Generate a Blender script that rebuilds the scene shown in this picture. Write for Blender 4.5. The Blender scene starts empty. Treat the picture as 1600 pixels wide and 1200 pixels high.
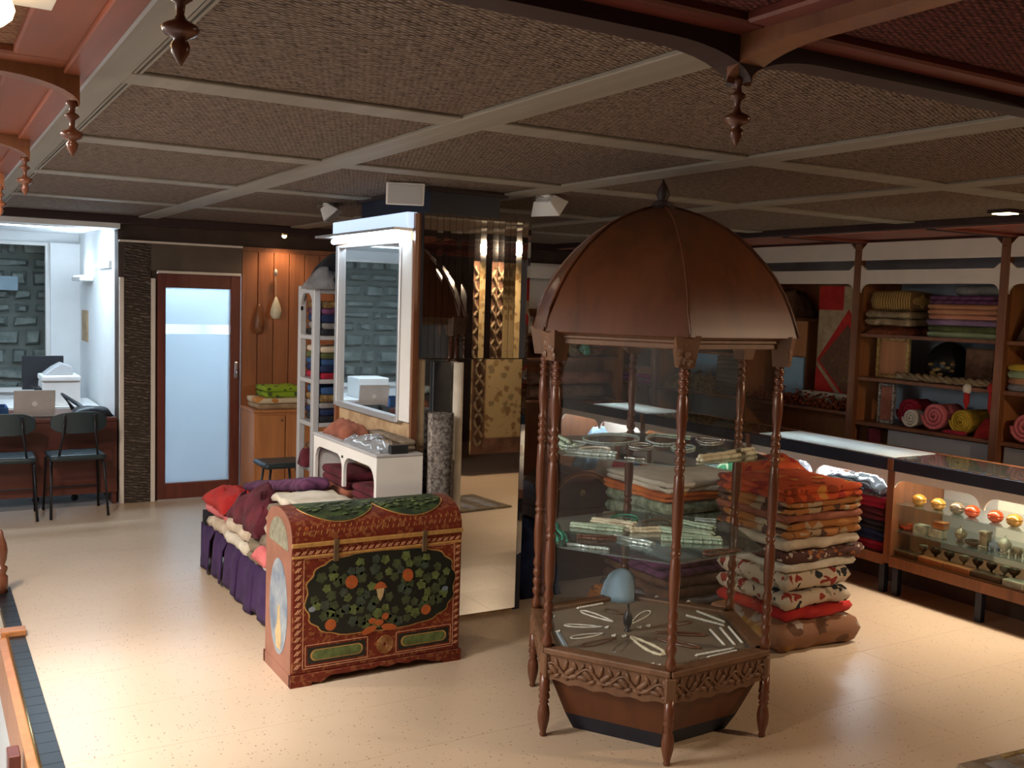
import bpy, math, random
from mathutils import Vector, Matrix, noise
random.seed(7)
scene = bpy.context.scene
COL = scene.collection
R_ = math.radians
# ------------------------------------------------------------------ camera
FPX, CAMH = 1565.5, 1.75
_y, _p, _r = R_(30.694), R_(-4.619), R_(1.804)
_f = Vector((math.sin(_y)*math.cos(_p), math.cos(_y)*math.cos(_p), math.sin(_p)))
_rt = _f.cross(Vector((0, 0, 1))).normalized()
_up = _rt.cross(_f)
CR = _rt*math.cos(_r) + _up*math.sin(_r)
CU = _up*math.cos(_r) - _rt*math.sin(_r)
CC = Vector((0, 0, CAMH))
cam = bpy.data.cameras.new('camera')
cam.sensor_width = 36.0
cam.lens = FPX/1600*36
cam.clip_start = 0.05
camo = bpy.data.objects.new('camera', cam)
COL.objects.link(camo)
camo.matrix_world = Matrix(((CR.x, CU.x, -_f.x, CC.x), (CR.y, CU.y, -_f.y, CC.y), (CR.z, CU.z, -_f.z, CC.z), (0, 0, 0, 1)))
scene.camera = camo

def _ray(x, y): return CR*((x-800)/FPX) - CU*((y-600)/FPX) + _f
def onz(x, y, z=0.0):
    d = _ray(x, y); return CC + d*((z-CAMH)/d.z)
def onx(x, y, X):
    d = _ray(x, y); return CC + d*(X/d.x)
def ony(x, y, Y):
    d = _ray(x, y); return CC + d*(Y/d.y)

# ------------------------------------------------------------------ world, exposure, lights
w = bpy.data.worlds.new('world'); scene.world = w; w.use_nodes = True
w.node_tree.nodes['Background'].inputs[0].default_value = (0.5, 0.55, 0.65, 1)
w.node_tree.nodes['Background'].inputs[1].default_value = 0.15
scene.view_settings.view_transform = 'Standard'
scene.view_settings.look = 'None'
scene.view_settings.gamma = 1.0
scene.view_settings.use_curve_mapping = False
scene.view_settings.exposure = 0.0
scene.cycles.transparent_max_bounces = 24

def spot(name, loc, target, energy, color, angle=70, blend=0.6, size=0.05):
    l = bpy.data.lights.new(name, 'SPOT'); l.energy = energy; l.color = color
    l.spot_size = R_(angle); l.spot_blend = blend; l.shadow_soft_size = size
    o = bpy.data.objects.new(name, l); COL.objects.link(o); o.location = loc
    o.rotation_euler = (Vector(target)-Vector(loc)).to_track_quat('-Z', 'Y').to_euler()
    return o
def area(name, loc, target, energy, color, sx, sy):
    l = bpy.data.lights.new(name, 'AREA'); l.shape = 'RECTANGLE'; l.size = sx; l.size_y = sy
    l.energy = energy; l.color = color
    o = bpy.data.objects.new(name, l); COL.objects.link(o); o.location = loc
    o.rotation_euler = (Vector(target)-Vector(loc)).to_track_quat('-Z', 'Y').to_euler()
    return o
WARM = (1.0, 0.72, 0.47); NEUT = (1.0, 0.83, 0.66); COOL = (0.72, 0.87, 1.0)
# lamps out of the frame: the left soffit row (one of its bulbs shows at the frame corner, and the floor and
# stairwell glare there), and the lamp beside the viewer whose reflection shows in the column mirror
spot('lamp_left_a_offscreen', (-0.25, 2.3, 2.27), (0.9, 3.2, 0), 70, NEUT, 115, 0.8, 0.06)
spot('lamp_left_b_offscreen', (-0.25, 3.75, 2.27), (0.75, 4.30, 0), 230, (0.95, 0.95, 0.97), 48, 0.9, 0.05)
spot('lamp_left_c_offscreen', (-0.25, 5.0, 2.27), (1.1, 6.4, 0), 150, NEUT, 120, 0.8, 0.06)
area('lamp_stairwell_offscreen', (-0.75, 3.6, 2.28), (-0.6, 3.6, -1), 110, (1.0, 0.93, 0.85), 0.5, 1.6)
spot('lamp_near_right_offscreen', (4.9, 0.9, 2.28), (3.9, 2.3, 0), 150, WARM, 150, 0.8, 0.06)
# the lit hall behind the frosted glass door
area('lamp_hall_behind_door', (2.05, 9.7, 2.15), (2.05, 9.5, 0.9), 48, (0.7, 0.86, 1.0), 0.8, 0.3)
# open sky over the light well behind the office window
area('sky_courtyard_offscreen', (-0.45, 11.30, 2.95), (-0.2, 11.36, 0), 25, (0.72, 0.87, 1.0), 1.0, 0.12)
# ------------------------------------------------------------------ materials
def _ramp(nt, fac, stops, interp='LINEAR'):
    n = nt.nodes.new('ShaderNodeValToRGB'); n.color_ramp.interpolation = interp
    e = n.color_ramp.elements
    while len(e) < len(stops): e.new(0.5)
    for i, (p, c) in enumerate(stops):
        e[i].position = p; e[i].color = (*c, 1)
    nt.links.new(fac, n.inputs[0]); return n.outputs[0]
def _coord(nt, scale=(1, 1, 1), rot=(0, 0, 0), kind='Object'):
    t = nt.nodes.new('ShaderNodeTexCoord'); m = nt.nodes.new('ShaderNodeMapping')
    m.inputs['Scale'].default_value = scale; m.inputs['Rotation'].default_value = rot
    nt.links.new(t.outputs[kind], m.inputs[0]); return m.outputs[0]
def _noise(nt, co, scale, detail=3, rough=0.5, dist=0.0):
    n = nt.nodes.new('ShaderNodeTexNoise'); n.inputs['Scale'].default_value = scale
    n.inputs['Detail'].default_value = detail; n.inputs['Roughness'].default_value = rough
    n.inputs['Distortion'].default_value = dist
    nt.links.new(co, n.inputs['Vector']); return n.outputs['Fac']
def _wave(nt, co, scale, dist=0.0, dscale=1.0, direction='X', detail=2):
    n = nt.nodes.new('ShaderNodeTexWave'); n.inputs['Scale'].default_value = scale
    n.inputs['Distortion'].default_value = dist; n.inputs['Detail Scale'].default_value = dscale
    n.inputs['Detail'].default_value = detail
    n.bands_direction = direction; nt.links.new(co, n.inputs['Vector']); return n.outputs['Fac']
def _vor(nt, co, scale, feature='F1', out='Distance', rnd=1.0):
    n = nt.nodes.new('ShaderNodeTexVoronoi'); n.feature = feature; n.inputs['Scale'].default_value = scale
    n.inputs['Randomness'].default_value = rnd
    nt.links.new(co, n.inputs['Vector']); return n.outputs[out]
def _bump(nt, bsdf, h, strength, dist=0.005):
    b = nt.nodes.new('ShaderNodeBump'); b.inputs['Strength'].default_value = strength
    b.inputs['Distance'].default_value = dist
    nt.links.new(h, b.inputs['Height']); nt.links.new(b.outputs[0], bsdf.inputs['Normal'])
def base(name, color=(0.5, 0.5, 0.5), rough=0.5, metal=0.0, spec=0.5):
    m = bpy.data.materials.new(name); m.use_nodes = True
    b = m.node_tree.nodes['Principled BSDF']
    b.inputs['Base Color'].default_value = (*color, 1); b.inputs['Roughness'].default_value = rough
    b.inputs['Metallic'].default_value = metal; b.inputs['Specular IOR Level'].default_value = spec
    return m, m.node_tree, b
def plain(name, color, rough=0.5, metal=0.0, spec=0.5, var=0.12, scale=6.0):
    m, nt, b = base(name, color, rough, metal, spec)
    co = _coord(nt); n = _noise(nt, co, scale, 4)
    lo = tuple(c*(1-var) for c in color); hi = tuple(min(1, c*(1+var)) for c in color)
    nt.links.new(_ramp(nt, n, [(0.3, lo), (0.7, hi)]), b.inputs['Base Color'])
    return m
def wood(name, c1, c2, rough=0.4, scale=1.0, axis='Z', bump=0.05):
    m, nt, b = base(name, c1, rough)
    s = {'X': (1, 14, 14), 'Y': (14, 1, 14), 'Z': (14, 14, 1)}[axis]
    co = _coord(nt, tuple(k*scale for k in s))
    n = _noise(nt, co, 1.6, 6, 0.6, 0.6)
    nt.links.new(_ramp(nt, n, [(0.25, c2), (0.5, c1), (0.75, tuple(min(1, k*1.25) for k in c1))]), b.inputs['Base Color'])
    _bump(nt, b, n, bump, 0.002)
    return m
def fabric(name, c1, c2=None, scale=9.0, kind='noise', bump=0.5, rough=0.9, c3=None):
    m, nt, b = base(name, c1, rough, 0, 0.2)
    c2 = c2 or tuple(k*0.6 for k in c1)
    co = _coord(nt)
    if kind == 'noise': f = _noise(nt, co, scale, 3, 0.6); st = [(0.38, c2), (0.62, c1)]; ip = 'LINEAR'
    elif kind == 'stripe': f = _wave(nt, co, scale, 0.6, 1.0, 'X'); st = [(0.0, c2), (0.5, c1)]; ip = 'CONSTANT'
    elif kind == 'stripey': f = _wave(nt, co, scale, 0.6, 1.0, 'Y'); st = [(0.0, c2), (0.5, c1)]; ip = 'CONSTANT'
    elif kind == 'stripez': f = _wave(nt, co, scale, 0.8, 1.0, 'Z'); st = [(0.0, c2), (0.5, c1)]; ip = 'CONSTANT'
    elif kind == 'diag': f = _wave(nt, co, scale, 0.8, 1.0, 'DIAGONAL'); st = [(0.0, c2), (0.5, c1)]; ip = 'LINEAR'
    elif kind == 'spot': f = _vor(nt, co, scale); st = [(0.0, c2), (0.32, c1)]; ip = 'CONSTANT'
    elif kind == 'patch': f = _noise(nt, co, scale, 1, 0.3); st = [(0.0, c2), (0.47, c1)]; ip = 'CONSTANT'
    elif kind == 'multi':
        n = nt.nodes.new('ShaderNodeTexVoronoi'); n.inputs['Scale'].default_value = scale
        nt.links.new(co, n.inputs['Vector'])
        s = nt.nodes.new('ShaderNodeSeparateColor'); nt.links.new(n.outputs['Color'], s.inputs[0])
        f = s.outputs[0]; st = [(0.0, c1), (0.5, c2), (0.75, c3 or c1)]; ip = 'CONSTANT'
    elif kind == 'motif':
        n = nt.nodes.new('ShaderNodeTexVoronoi'); n.inputs['Scale'].default_value = scale
        wob = nt.nodes.new('ShaderNodeVectorMath'); wob.operation = 'MULTIPLY_ADD'
        nn = nt.nodes.new('ShaderNodeTexNoise'); nn.inputs['Scale'].default_value = scale*1.6; nt.links.new(co, nn.inputs['Vector'])
        nt.links.new(nn.outputs['Color'], wob.inputs[0]); wob.inputs[1].default_value = (0.9/scale,)*3; nt.links.new(co, wob.inputs[2]); nt.links.new(wob.outputs[0], n.inputs['Vector'])
        s = nt.nodes.new('ShaderNodeSeparateColor'); nt.links.new(n.outputs['Color'], s.inputs[0])
        sc = _ramp(nt, s.outputs[0], [(0.0, c2), (0.35, c3 or c2), (0.7, tuple(k*0.5 for k in c1))], 'CONSTANT')
        mk = _ramp(nt, n.outputs['Distance'], [(0.0, (1, 1, 1)), (0.40, (0, 0, 0))], 'CONSTANT')
        mxx = nt.nodes.new('ShaderNodeMix'); mxx.data_type = 'RGBA'; nt.links.new(mk, mxx.inputs[0]); mxx.inputs[6].default_value = (*c1, 1); nt.links.new(sc, mxx.inputs[7])
        f = None
    if c3 and kind not in ('multi', 'motif'): st = [(0.0, c2), (0.35, c3), (0.6, c1)]
    nt.links.new(mxx.outputs[2] if f is None else _ramp(nt, f, st, ip), b.inputs['Base Color'])
    w1 = _wave(nt, co, 160, 0.5); w2 = _noise(nt, co, 26, 3)
    mx = nt.nodes.new('ShaderNodeMath'); mx.operation = 'ADD'; nt.links.new(w1, mx.inputs[0]); nt.links.new(w2, mx.inputs[1])
    _bump(nt, b, mx.outputs[0], bump, 0.004)
    b.inputs['Sheen Weight'].default_value = 0.04
    return m
def emit(name, color, strength):
    m, nt, b = base(name, color, 0.4)
    b.inputs['Emission Color'].default_value = (*color, 1); b.inputs['Emission Strength'].default_value = strength
    return m
def glassy(name, tint=(0.93, 0.97, 0.95), refl=0.9, haze=0.0, fog=(0.7, 0.8, 0.8)):
    m = bpy.data.materials.new(name); m.use_nodes = True; nt = m.node_tree; nt.nodes.clear()
    o = nt.nodes.new('ShaderNodeOutputMaterial'); t = nt.nodes.new('ShaderNodeBsdfTransparent')
    t.inputs[0].default_value = (*tint, 1)
    g = nt.nodes.new('ShaderNodeBsdfGlossy'); g.inputs['Roughness'].default_value = 0.02
    lw = nt.nodes.new('ShaderNodeLayerWeight'); lw.inputs[0].default_value = 0.5
    pw = nt.nodes.new('ShaderNodeMath'); pw.operation = 'POWER'; pw.inputs[1].default_value = 5.0; nt.links.new(lw.outputs['Facing'], pw.inputs[0])
    fr = nt.nodes.new('ShaderNodeMath'); fr.operation = 'MULTIPLY_ADD'; fr.inputs[1].default_value = 0.95; fr.inputs[2].default_value = 0.045; fr.use_clamp = True; nt.links.new(pw.outputs[0], fr.inputs[0])
    mu = nt.nodes.new('ShaderNodeMath'); mu.operation = 'MULTIPLY'; mu.use_clamp = True; mu.inputs[1].default_value = refl
    nt.links.new(fr.outputs[0], mu.inputs[0])
    mx = nt.nodes.new('ShaderNodeMixShader'); nt.links.new(mu.outputs[0], mx.inputs[0])
    src = t.outputs[0]
    if haze:
        d = nt.nodes.new('ShaderNodeBsdfDiffuse'); d.inputs[0].default_value = (*fog, 1)
        m2 = nt.nodes.new('ShaderNodeMixShader'); m2.inputs[0].default_value = haze
        nt.links.new(t.outputs[0], m2.inputs[1]); nt.links.new(d.outputs[0], m2.inputs[2]); src = m2.outputs[0]
    nt.links.new(src, mx.inputs[1]); nt.links.new(g.outputs[0], mx.inputs[2]); nt.links.new(mx.outputs[0], o.inputs[0])
    return m
M = {}
def mk_floor():
    m, nt, b = base('terrazzo', (0.62, 0.5, 0.38), 0.31)
    co = _coord(nt, kind='Object')
    g = nt.nodes.new('ShaderNodeNewGeometry')
    n1 = _noise(nt, g.outputs['Position'], 0.9, 2)
    c = _ramp(nt, n1, [(0.15, (0.52, 0.395, 0.275)), (0.85, (0.61, 0.47, 0.335))])
    vn = nt.nodes.new('ShaderNodeTexVoronoi'); vn.inputs['Scale'].default_value = 66; nt.links.new(g.outputs['Position'], vn.inputs['Vector'])
    sp = nt.nodes.new('ShaderNodeSeparateColor'); nt.links.new(vn.outputs['Color'], sp.inputs[0])
    ml = nt.nodes.new('ShaderNodeMath'); ml.operation = 'MULTIPLY_ADD'; ml.inputs[1].default_value = 0.55; nt.links.new(sp.outputs[0], ml.inputs[0]); nt.links.new(vn.outputs['Distance'], ml.inputs[2])
    n2 = _noise(nt, g.outputs['Position'], 30, 2)
    k = _ramp(nt, ml.outputs[0], [(0.24, (0.22, 0.14, 0.09)), (0.31, (1, 1, 1))])
    mx = nt.nodes.new('ShaderNodeMix'); mx.data_type = 'RGBA'; mx.blend_type = 'MULTIPLY'; mx.inputs[0].default_value = 0.85
    nt.links.new(c, mx.inputs[6]); nt.links.new(k, mx.inputs[7]); nt.links.new(mx.outputs[2], b.inputs['Base Color'])
    return m
def mk_weave(name, c1, c2, c3, sc=1.0, bump=1.0):
    m, nt, b = base(name, c1, 0.85, 0, 0.2)
    g = nt.nodes.new('ShaderNodeNewGeometry')
    mp = nt.nodes.new('ShaderNodeMapping'); mp.inputs['Rotation'].default_value = (0, 0, R_(45)); mp.inputs['Scale'].default_value = (1, 2.2, 1)
    nt.links.new(g.outputs['Position'], mp.inputs[0])
    a = _wave(nt, mp.outputs[0], 13*sc, 2.5, 3, 'X'); c = _wave(nt, mp.outputs[0], 9*sc, 3.0, 3, 'Y')
    mu = nt.nodes.new('ShaderNodeMath'); mu.operation = 'MULTIPLY'; nt.links.new(a, mu.inputs[0]); nt.links.new(c, mu.inputs[1])
    n = _noise(nt, mp.outputs[0], 26*sc, 4)
    ad = nt.nodes.new('ShaderNodeMath'); ad.operation = 'ADD'; nt.links.new(mu.outputs[0], ad.inputs[0]); nt.links.new(n, ad.inputs[1])
    nt.links.new(_ramp(nt, ad.outputs[0], [(0.4, c2), (0.62, c1), (1.1 if False else 0.95, c3)]), b.inputs['Base Color'])
    _bump(nt, b, ad.outputs[0], bump, 0.006)
    return m
M['floor'] = mk_floor()
M['weave'] = mk_weave('woven_ceiling', (0.165, 0.115, 0.082), (0.042, 0.026, 0.018), (0.30, 0.23, 0.18))
M['weave_red'] = mk_weave('woven_red', (0.085, 0.022, 0.02), (0.035, 0.01, 0.01), (0.17, 0.055, 0.04))
M['weave_tan'] = mk_weave('woven_tan', (0.24, 0.11, 0.06), (0.13, 0.055, 0.03), (0.33, 0.18, 0.10))
M['beam_pale'] = wood('pale_beam', (0.25, 0.22, 0.175), (0.215, 0.185, 0.148), 0.6, 0.5, 'Y')
M['beam_dark'] = wood('dark_beam', (0.03, 0.011, 0.010), (0.017, 0.007, 0.007), 0.6, 0.5, 'X')
M['near_wood'] = wood('dark_red_wood', (0.15, 0.03, 0.02), (0.09, 0.018, 0.014), 0.4, 0.5, 'X')
M['soffit_wood'] = wood('soffit_wood', (0.22, 0.055, 0.02), (0.16, 0.04, 0.015), 0.45, 0.5, 'Y')
M['red_wood'] = wood('red_wood', (0.26, 0.06, 0.035), (0.17, 0.035, 0.022), 0.4, 0.5, 'Y')
M['brown_wood'] = wood('brown_wood', (0.20, 0.075, 0.03), (0.12, 0.04, 0.018), 0.38, 0.7)
M['door_wood'] = wood('door_wood', (0.13, 0.032, 0.02), (0.08, 0.02, 0.014), 0.4, 0.7)
M['panel_wood'] = wood('panel_wood', (0.30, 0.105, 0.04), (0.20, 0.062, 0.024), 0.35, 0.6)
M['orange_wood'] = wood('orange_wood', (0.42, 0.17, 0.06), (0.34, 0.125, 0.045), 0.4, 0.6)
M['desk_wood'] = wood('desk_wood', (0.10, 0.028, 0.018), (0.07, 0.018, 0.012), 0.35, 0.5, 'X')
M['kiosk_wood'] = wood('kiosk_wood', (0.112, 0.035, 0.012), (0.066, 0.020, 0.008), 0.36, 0.5)
M['kiosk_carve'] = wood('carved_wood', (0.155, 0.075, 0.037), (0.10, 0.046, 0.022), 0.5, 0.8, 'Z', 0.3)
M['post_wood'] = wood('post_wood', (0.13, 0.043, 0.02), (0.08, 0.025, 0.012), 0.25, 0.8)
M['white'] = plain('white_paint', (0.78, 0.77, 0.75), 0.45, 0, 0.5, 0.04)
M['cream_board'] = plain('cream_board', (0.72, 0.64, 0.56), 0.5, 0, 0.5, 0.05)
M['white_wall'] = plain('white_wall', (0.8, 0.82, 0.83), 0.7, 0, 0.3, 0.03)
M['grey_wall'] = plain('grey_wall', (0.36, 0.36, 0.38), 0.7, 0, 0.3, 0.06)
M['bluegrey'] = plain('bluegrey_panel', (0.33, 0.41, 0.5), 0.6, 0, 0.3, 0.06)
M['dark_wall'] = plain('dark_wall', (0.07, 0.045, 0.035), 0.7, 0, 0.3, 0.2)
M['black'] = plain('black_lacquer', (0.012, 0.013, 0.018), 0.4, 0, 0.5, 0.2)
M['navy'] = plain('navy_black', (0.012, 0.016, 0.032), 0.5, 0, 0.4, 0.2)
M['black_gloss'] = plain('black_gloss', (0.01, 0.01, 0.011), 0.3, 0, 0.25, 0.2)
M['grey_plastic'] = plain('grey_plastic', (0.42, 0.42, 0.43), 0.45, 0, 0.5, 0.05)
M['steel'] = plain('steel', (0.6, 0.62, 0.66), 0.25, 1.0, 0.5, 0.05)
M['silver'] = plain('silver', (0.75, 0.76, 0.78), 0.22, 1.0, 0.5, 0.05)
M['alu'] = plain('aluminium', (0.55, 0.55, 0.56), 0.35, 0.6, 0.5, 0.03)
M['brass'] = plain('brass', (0.75, 0.52, 0.22), 0.25, 1.0, 0.5, 0.1)
M['gilt'] = fabric('gilt_carving', (0.62, 0.43, 0.16), (0.3, 0.17, 0.05), 30, 'noise', 1.0, 0.45)
M['mirror'] = plain('mirror', (0.86, 0.88, 0.88), 0.02, 1.0, 0.5, 0.0)
M['glass'] = glassy('clear_glass', (0.96, 0.98, 0.97), 0.6)
M['glass_shelf'] = glassy('shelf_glass', (0.88, 0.94, 0.92), 1.6, 0.10, (0.42, 0.56, 0.54))
M['plastic_film'] = glassy('plastic_film', (0.9, 0.92, 0.95), 2.0, 0.35, (0.72, 0.76, 0.82))
M['tube'] = emit('fluorescent_tube', (0.72, 0.87, 1.0), 22)
M['tube_soft'] = emit('lamp_diffuser', (0.6, 0.76, 1.0), 0.9)
M['tube_case'] = emit('case_tube', (1.0, 0.86, 0.66), 34)
def mk_opal():
    m = bpy.data.materials.new('opal_glass'); m.use_nodes = True; nt = m.node_tree; nt.nodes.clear()
    o = nt.nodes.new('ShaderNodeOutputMaterial'); t = nt.nodes.new('ShaderNodeBsdfTranslucent'); d = nt.nodes.new('ShaderNodeBsdfDiffuse'); x = nt.nodes.new('ShaderNodeMixShader')
    t.inputs[0].default_value = (0.9, 0.91, 0.92, 1); d.inputs[0].default_value = (0.8, 0.8, 0.8, 1); x.inputs[0].default_value = 0.35
    nt.links.new(t.outputs[0], x.inputs[1]); nt.links.new(d.outputs[0], x.inputs[2]); nt.links.new(x.outputs[0], o.inputs[0]); return m
M['opal'] = mk_opal()
M['tube_white_case'] = emit('white_case_tube', (0.88, 0.94, 1.0), 60)
M['tube_office'] = emit('office_tube', (0.66, 0.85, 1.0), 70)
M['office_panel'] = emit('office_ceiling_diffuser', (0.66, 0.84, 1.0), 14)
M['bulb'] = emit('warm_bulb', (1.0, 0.66, 0.28), 12)
M['bulb_small'] = emit('warm_spot_lens', (1.0, 0.75, 0.4), 8)
def mk_frost():
    m, nt, b = base('frosted_glass', (0.62, 0.74, 0.83), 0.5)
    b.inputs['Transmission Weight'].default_value = 0.75; b.inputs['Roughness'].default_value = 0.55
    return m
M['frost'] = mk_frost()
def mk_relief():
    m, nt, b = base('textured_panel', (0.11, 0.08, 0.06), 0.55)
    co = _coord(nt, (1, 1, 3.2), (0, R_(-22), 0))
    n = _wave(nt, co, 4.6, 7, 3.0, 'Z', 3)
    nt.links.new(_ramp(nt, n, [(0.2, (0.05, 0.035, 0.028)), (0.7, (0.15, 0.11, 0.085))]), b.inputs['Base Color'])
    _bump(nt, b, n, 1.0, 0.02)
    return m
M['relief'] = mk_relief()
def mk_stone():
    m, nt, b = base('stone_block', (0.22, 0.24, 0.24), 0.8)
    co = _coord(nt); n = _noise(nt, co, 7, 6, 0.65)
    nt.links.new(_ramp(nt, n, [(0.3, (0.12, 0.14, 0.14)), (0.7, (0.34, 0.36, 0.35))]), b.inputs['Base Color'])
    _bump(nt, b, n, 0.8, 0.03); return m
M['stone'] = mk_stone()
F = M  # fabrics share the table
F['red'] = fabric('red_cloth', (0.55, 0.035, 0.025), (0.38, 0.02, 0.02), 5)
F['crimson'] = fabric('crimson_cloth', (0.42, 0.02, 0.05), (0.28, 0.012, 0.03), 5)
F['maroon'] = fabric('maroon_cloth', (0.16, 0.025, 0.04), (0.08, 0.012, 0.02), 6)
F['plum'] = fabric('plum_cloth', (0.15, 0.05, 0.12), (0.09, 0.03, 0.07), 7, 'diag')
F['purple'] = fabric('purple_cloth', (0.062, 0.026, 0.105), (0.04, 0.017, 0.07), 6)
F['lilac'] = fabric('lilac_cloth', (0.3, 0.2, 0.3), (0.2, 0.12, 0.22), 6)
F['cream'] = fabric('cream_cloth', (0.68, 0.58, 0.45), (0.52, 0.42, 0.31), 7)
F['beige'] = fabric('beige_rug', (0.42, 0.33, 0.24), (0.26, 0.19, 0.13), 14, bump=1.0)
F['sand'] = fabric('sand_cloth', (0.5, 0.36, 0.22), (0.36, 0.24, 0.14), 9)
F['ivory'] = fabric('ivory_cloth', (0.75, 0.7, 0.6), (0.6, 0.54, 0.44), 7)
F['brown'] = fabric('brown_cloth', (0.2, 0.1, 0.06), (0.1, 0.05, 0.03), 9)
F['terracotta'] = fabric('terracotta_cloth', (0.36, 0.13, 0.08), (0.24, 0.08, 0.05), 8)
F['darkcloth'] = fabric('charcoal_cloth', (0.03, 0.03, 0.04), (0.015, 0.015, 0.02), 8)
F['navycloth'] = fabric('navy_cloth', (0.02, 0.035, 0.11), (0.012, 0.02, 0.06), 8)
F['blue'] = fabric('blue_cloth', (0.04, 0.11, 0.26), (0.025, 0.06, 0.16), 8)
F['lightblue'] = fabric('light_blue_cloth', (0.36, 0.52, 0.66), (0.28, 0.42, 0.56), 6)
F['green'] = fabric('lime_cloth', (0.30, 0.44, 0.03), (0.08, 0.12, 0.03), 16, 'spot')
F['olive'] = fabric('olive_cloth', (0.12, 0.14, 0.05), (0.07, 0.08, 0.03), 7)
F['palegreen'] = fabric('pale_green_cloth', (0.35, 0.42, 0.24), (0.26, 0.32, 0.18), 7)
F['sage'] = fabric('sage_print_cloth', (0.36, 0.42, 0.30), (0.14, 0.18, 0.12), 22, 'noise')
F['peach'] = fabric('peach_cloth', (0.55, 0.26, 0.14), (0.42, 0.18, 0.09), 6)
F['salmon'] = fabric('salmon_cloth', (0.62, 0.27, 0.17), (0.5, 0.2, 0.12), 6)
F['pink'] = fabric('pink_cloth', (0.72, 0.2, 0.2), (0.6, 0.14, 0.15), 5)
F['magenta'] = fabric('magenta_cloth', (0.5, 0.03, 0.3), (0.3, 0.02, 0.2), 8)
F['yellow'] = fabric('mustard_cloth', (0.62, 0.4, 0.04), (0.4, 0.24, 0.02), 10)
F['gold'] = fabric('gold_cloth', (0.45, 0.3, 0.11), (0.2, 0.11, 0.04), 26, 'noise', 1.0, 0.6)
F['goldstripe'] = fabric('gold_striped_cloth', (0.45, 0.28, 0.08), (0.2, 0.1, 0.03), 14, 'stripey', 0.6, 0.6)
F['palegold'] = fabric('pale_gold_cloth', (0.6, 0.45, 0.26), (0.4, 0.27, 0.14), 18, 'noise', 1.0, 0.6)
F['rust'] = fabric('rust_fringe', (0.4, 0.09, 0.025), (0.2, 0.035, 0.012), 30, 'noise', 1.0, 0.6)
F['greyknit'] = fabric('grey_knit', (0.32, 0.27, 0.22), (0.16, 0.14, 0.12), 20, 'stripez', 1.0)
F['graycloth'] = fabric('grey_cloth', (0.28, 0.27, 0.27), (0.18, 0.17, 0.17), 8)
F['orange'] = fabric('orange_print_cloth', (0.55, 0.085, 0.025), (0.6, 0.24, 0.05), 11, 'motif', 0.5, 0.9, (0.36, 0.03, 0.02))
F['orangecloth'] = fabric('orange_cloth', (0.7, 0.2, 0.04), (0.5, 0.12, 0.03), 7)
F['suzani'] = fabric('embroidered_cloth', (0.66, 0.55, 0.42), (0.32, 0.04, 0.03), 15, 'motif', 0.6, 0.9, (0.03, 0.035, 0.04))
F['suzani2'] = fabric('multicolour_embroidery', (0.12, 0.05, 0.04), (0.6, 0.5, 0.38), 26, 'motif', 0.7, 0.9, (0.45, 0.16, 0.05))
F['paisley'] = fabric('orange_brown_print', (0.5, 0.2, 0.06), (0.14, 0.07, 0.05), 18, 'multi', 0.7, 0.9, (0.55, 0.4, 0.25))
F['kilim'] = fabric('tan_patterned_rug', (0.42, 0.2, 0.11), (0.6, 0.5, 0.42), 9, 'motif', 0.8, 0.9, (0.5, 0.24, 0.06))
F['carpet_grey'] = fabric('grey_patterned_rug', (0.5, 0.45, 0.4), (0.14, 0.11, 0.10), 55, 'noise', 1.0)
F['cream_pattern'] = fabric('cream_gold_brocade', (0.70, 0.52, 0.24), (0.36, 0.21, 0.07), 12, 'motif', 0.8, 0.6, (0.45, 0.28, 0.10))
F['ivory_solid'] = plain('ivory', (0.72, 0.66, 0.5), 0.4, 0, 0.5, 0.1)
F['bead_green'] = plain('green_bead', (0.05, 0.3, 0.2), 0.15, 0, 0.8, 0.2)
F['bead_pale'] = plain('pale_jade', (0.45, 0.58, 0.45), 0.25, 0, 0.6, 0.15)
F['bead_brown'] = plain('brown_bead', (0.14, 0.06, 0.035), 0.3, 0, 0.6, 0.2)
F['pearl'] = plain('pearl', (0.8, 0.78, 0.72), 0.2, 0, 0.7, 0.05)
F['glass_bead'] = plain('crystal_bead', (0.55, 0.66, 0.66), 0.08, 0.3, 0.9, 0.2)
F['brass_red'] = plain('red_lacquer', (0.5, 0.07, 0.02), 0.12, 0.2, 0.8, 0.1)
F['onyx'] = plain('veined_onyx', (0.30, 0.26, 0.17), 0.3, 0, 0.5, 0.5, 30)
F['soap'] = plain('soapstone', (0.45, 0.44, 0.33), 0.45, 0, 0.5, 0.3, 25)
F['darkstone'] = plain('dark_turned_wood', (0.1, 0.06, 0.03), 0.3, 0, 0.5, 0.3, 20)
F['velvet'] = plain('taupe_velvet', (0.18, 0.14, 0.105), 0.8, 0, 0.2, 0.08)
F['chairgreen'] = plain('dark_teal_vinyl', (0.02, 0.035, 0.042), 0.4, 0, 0.5, 0.1)
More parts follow.
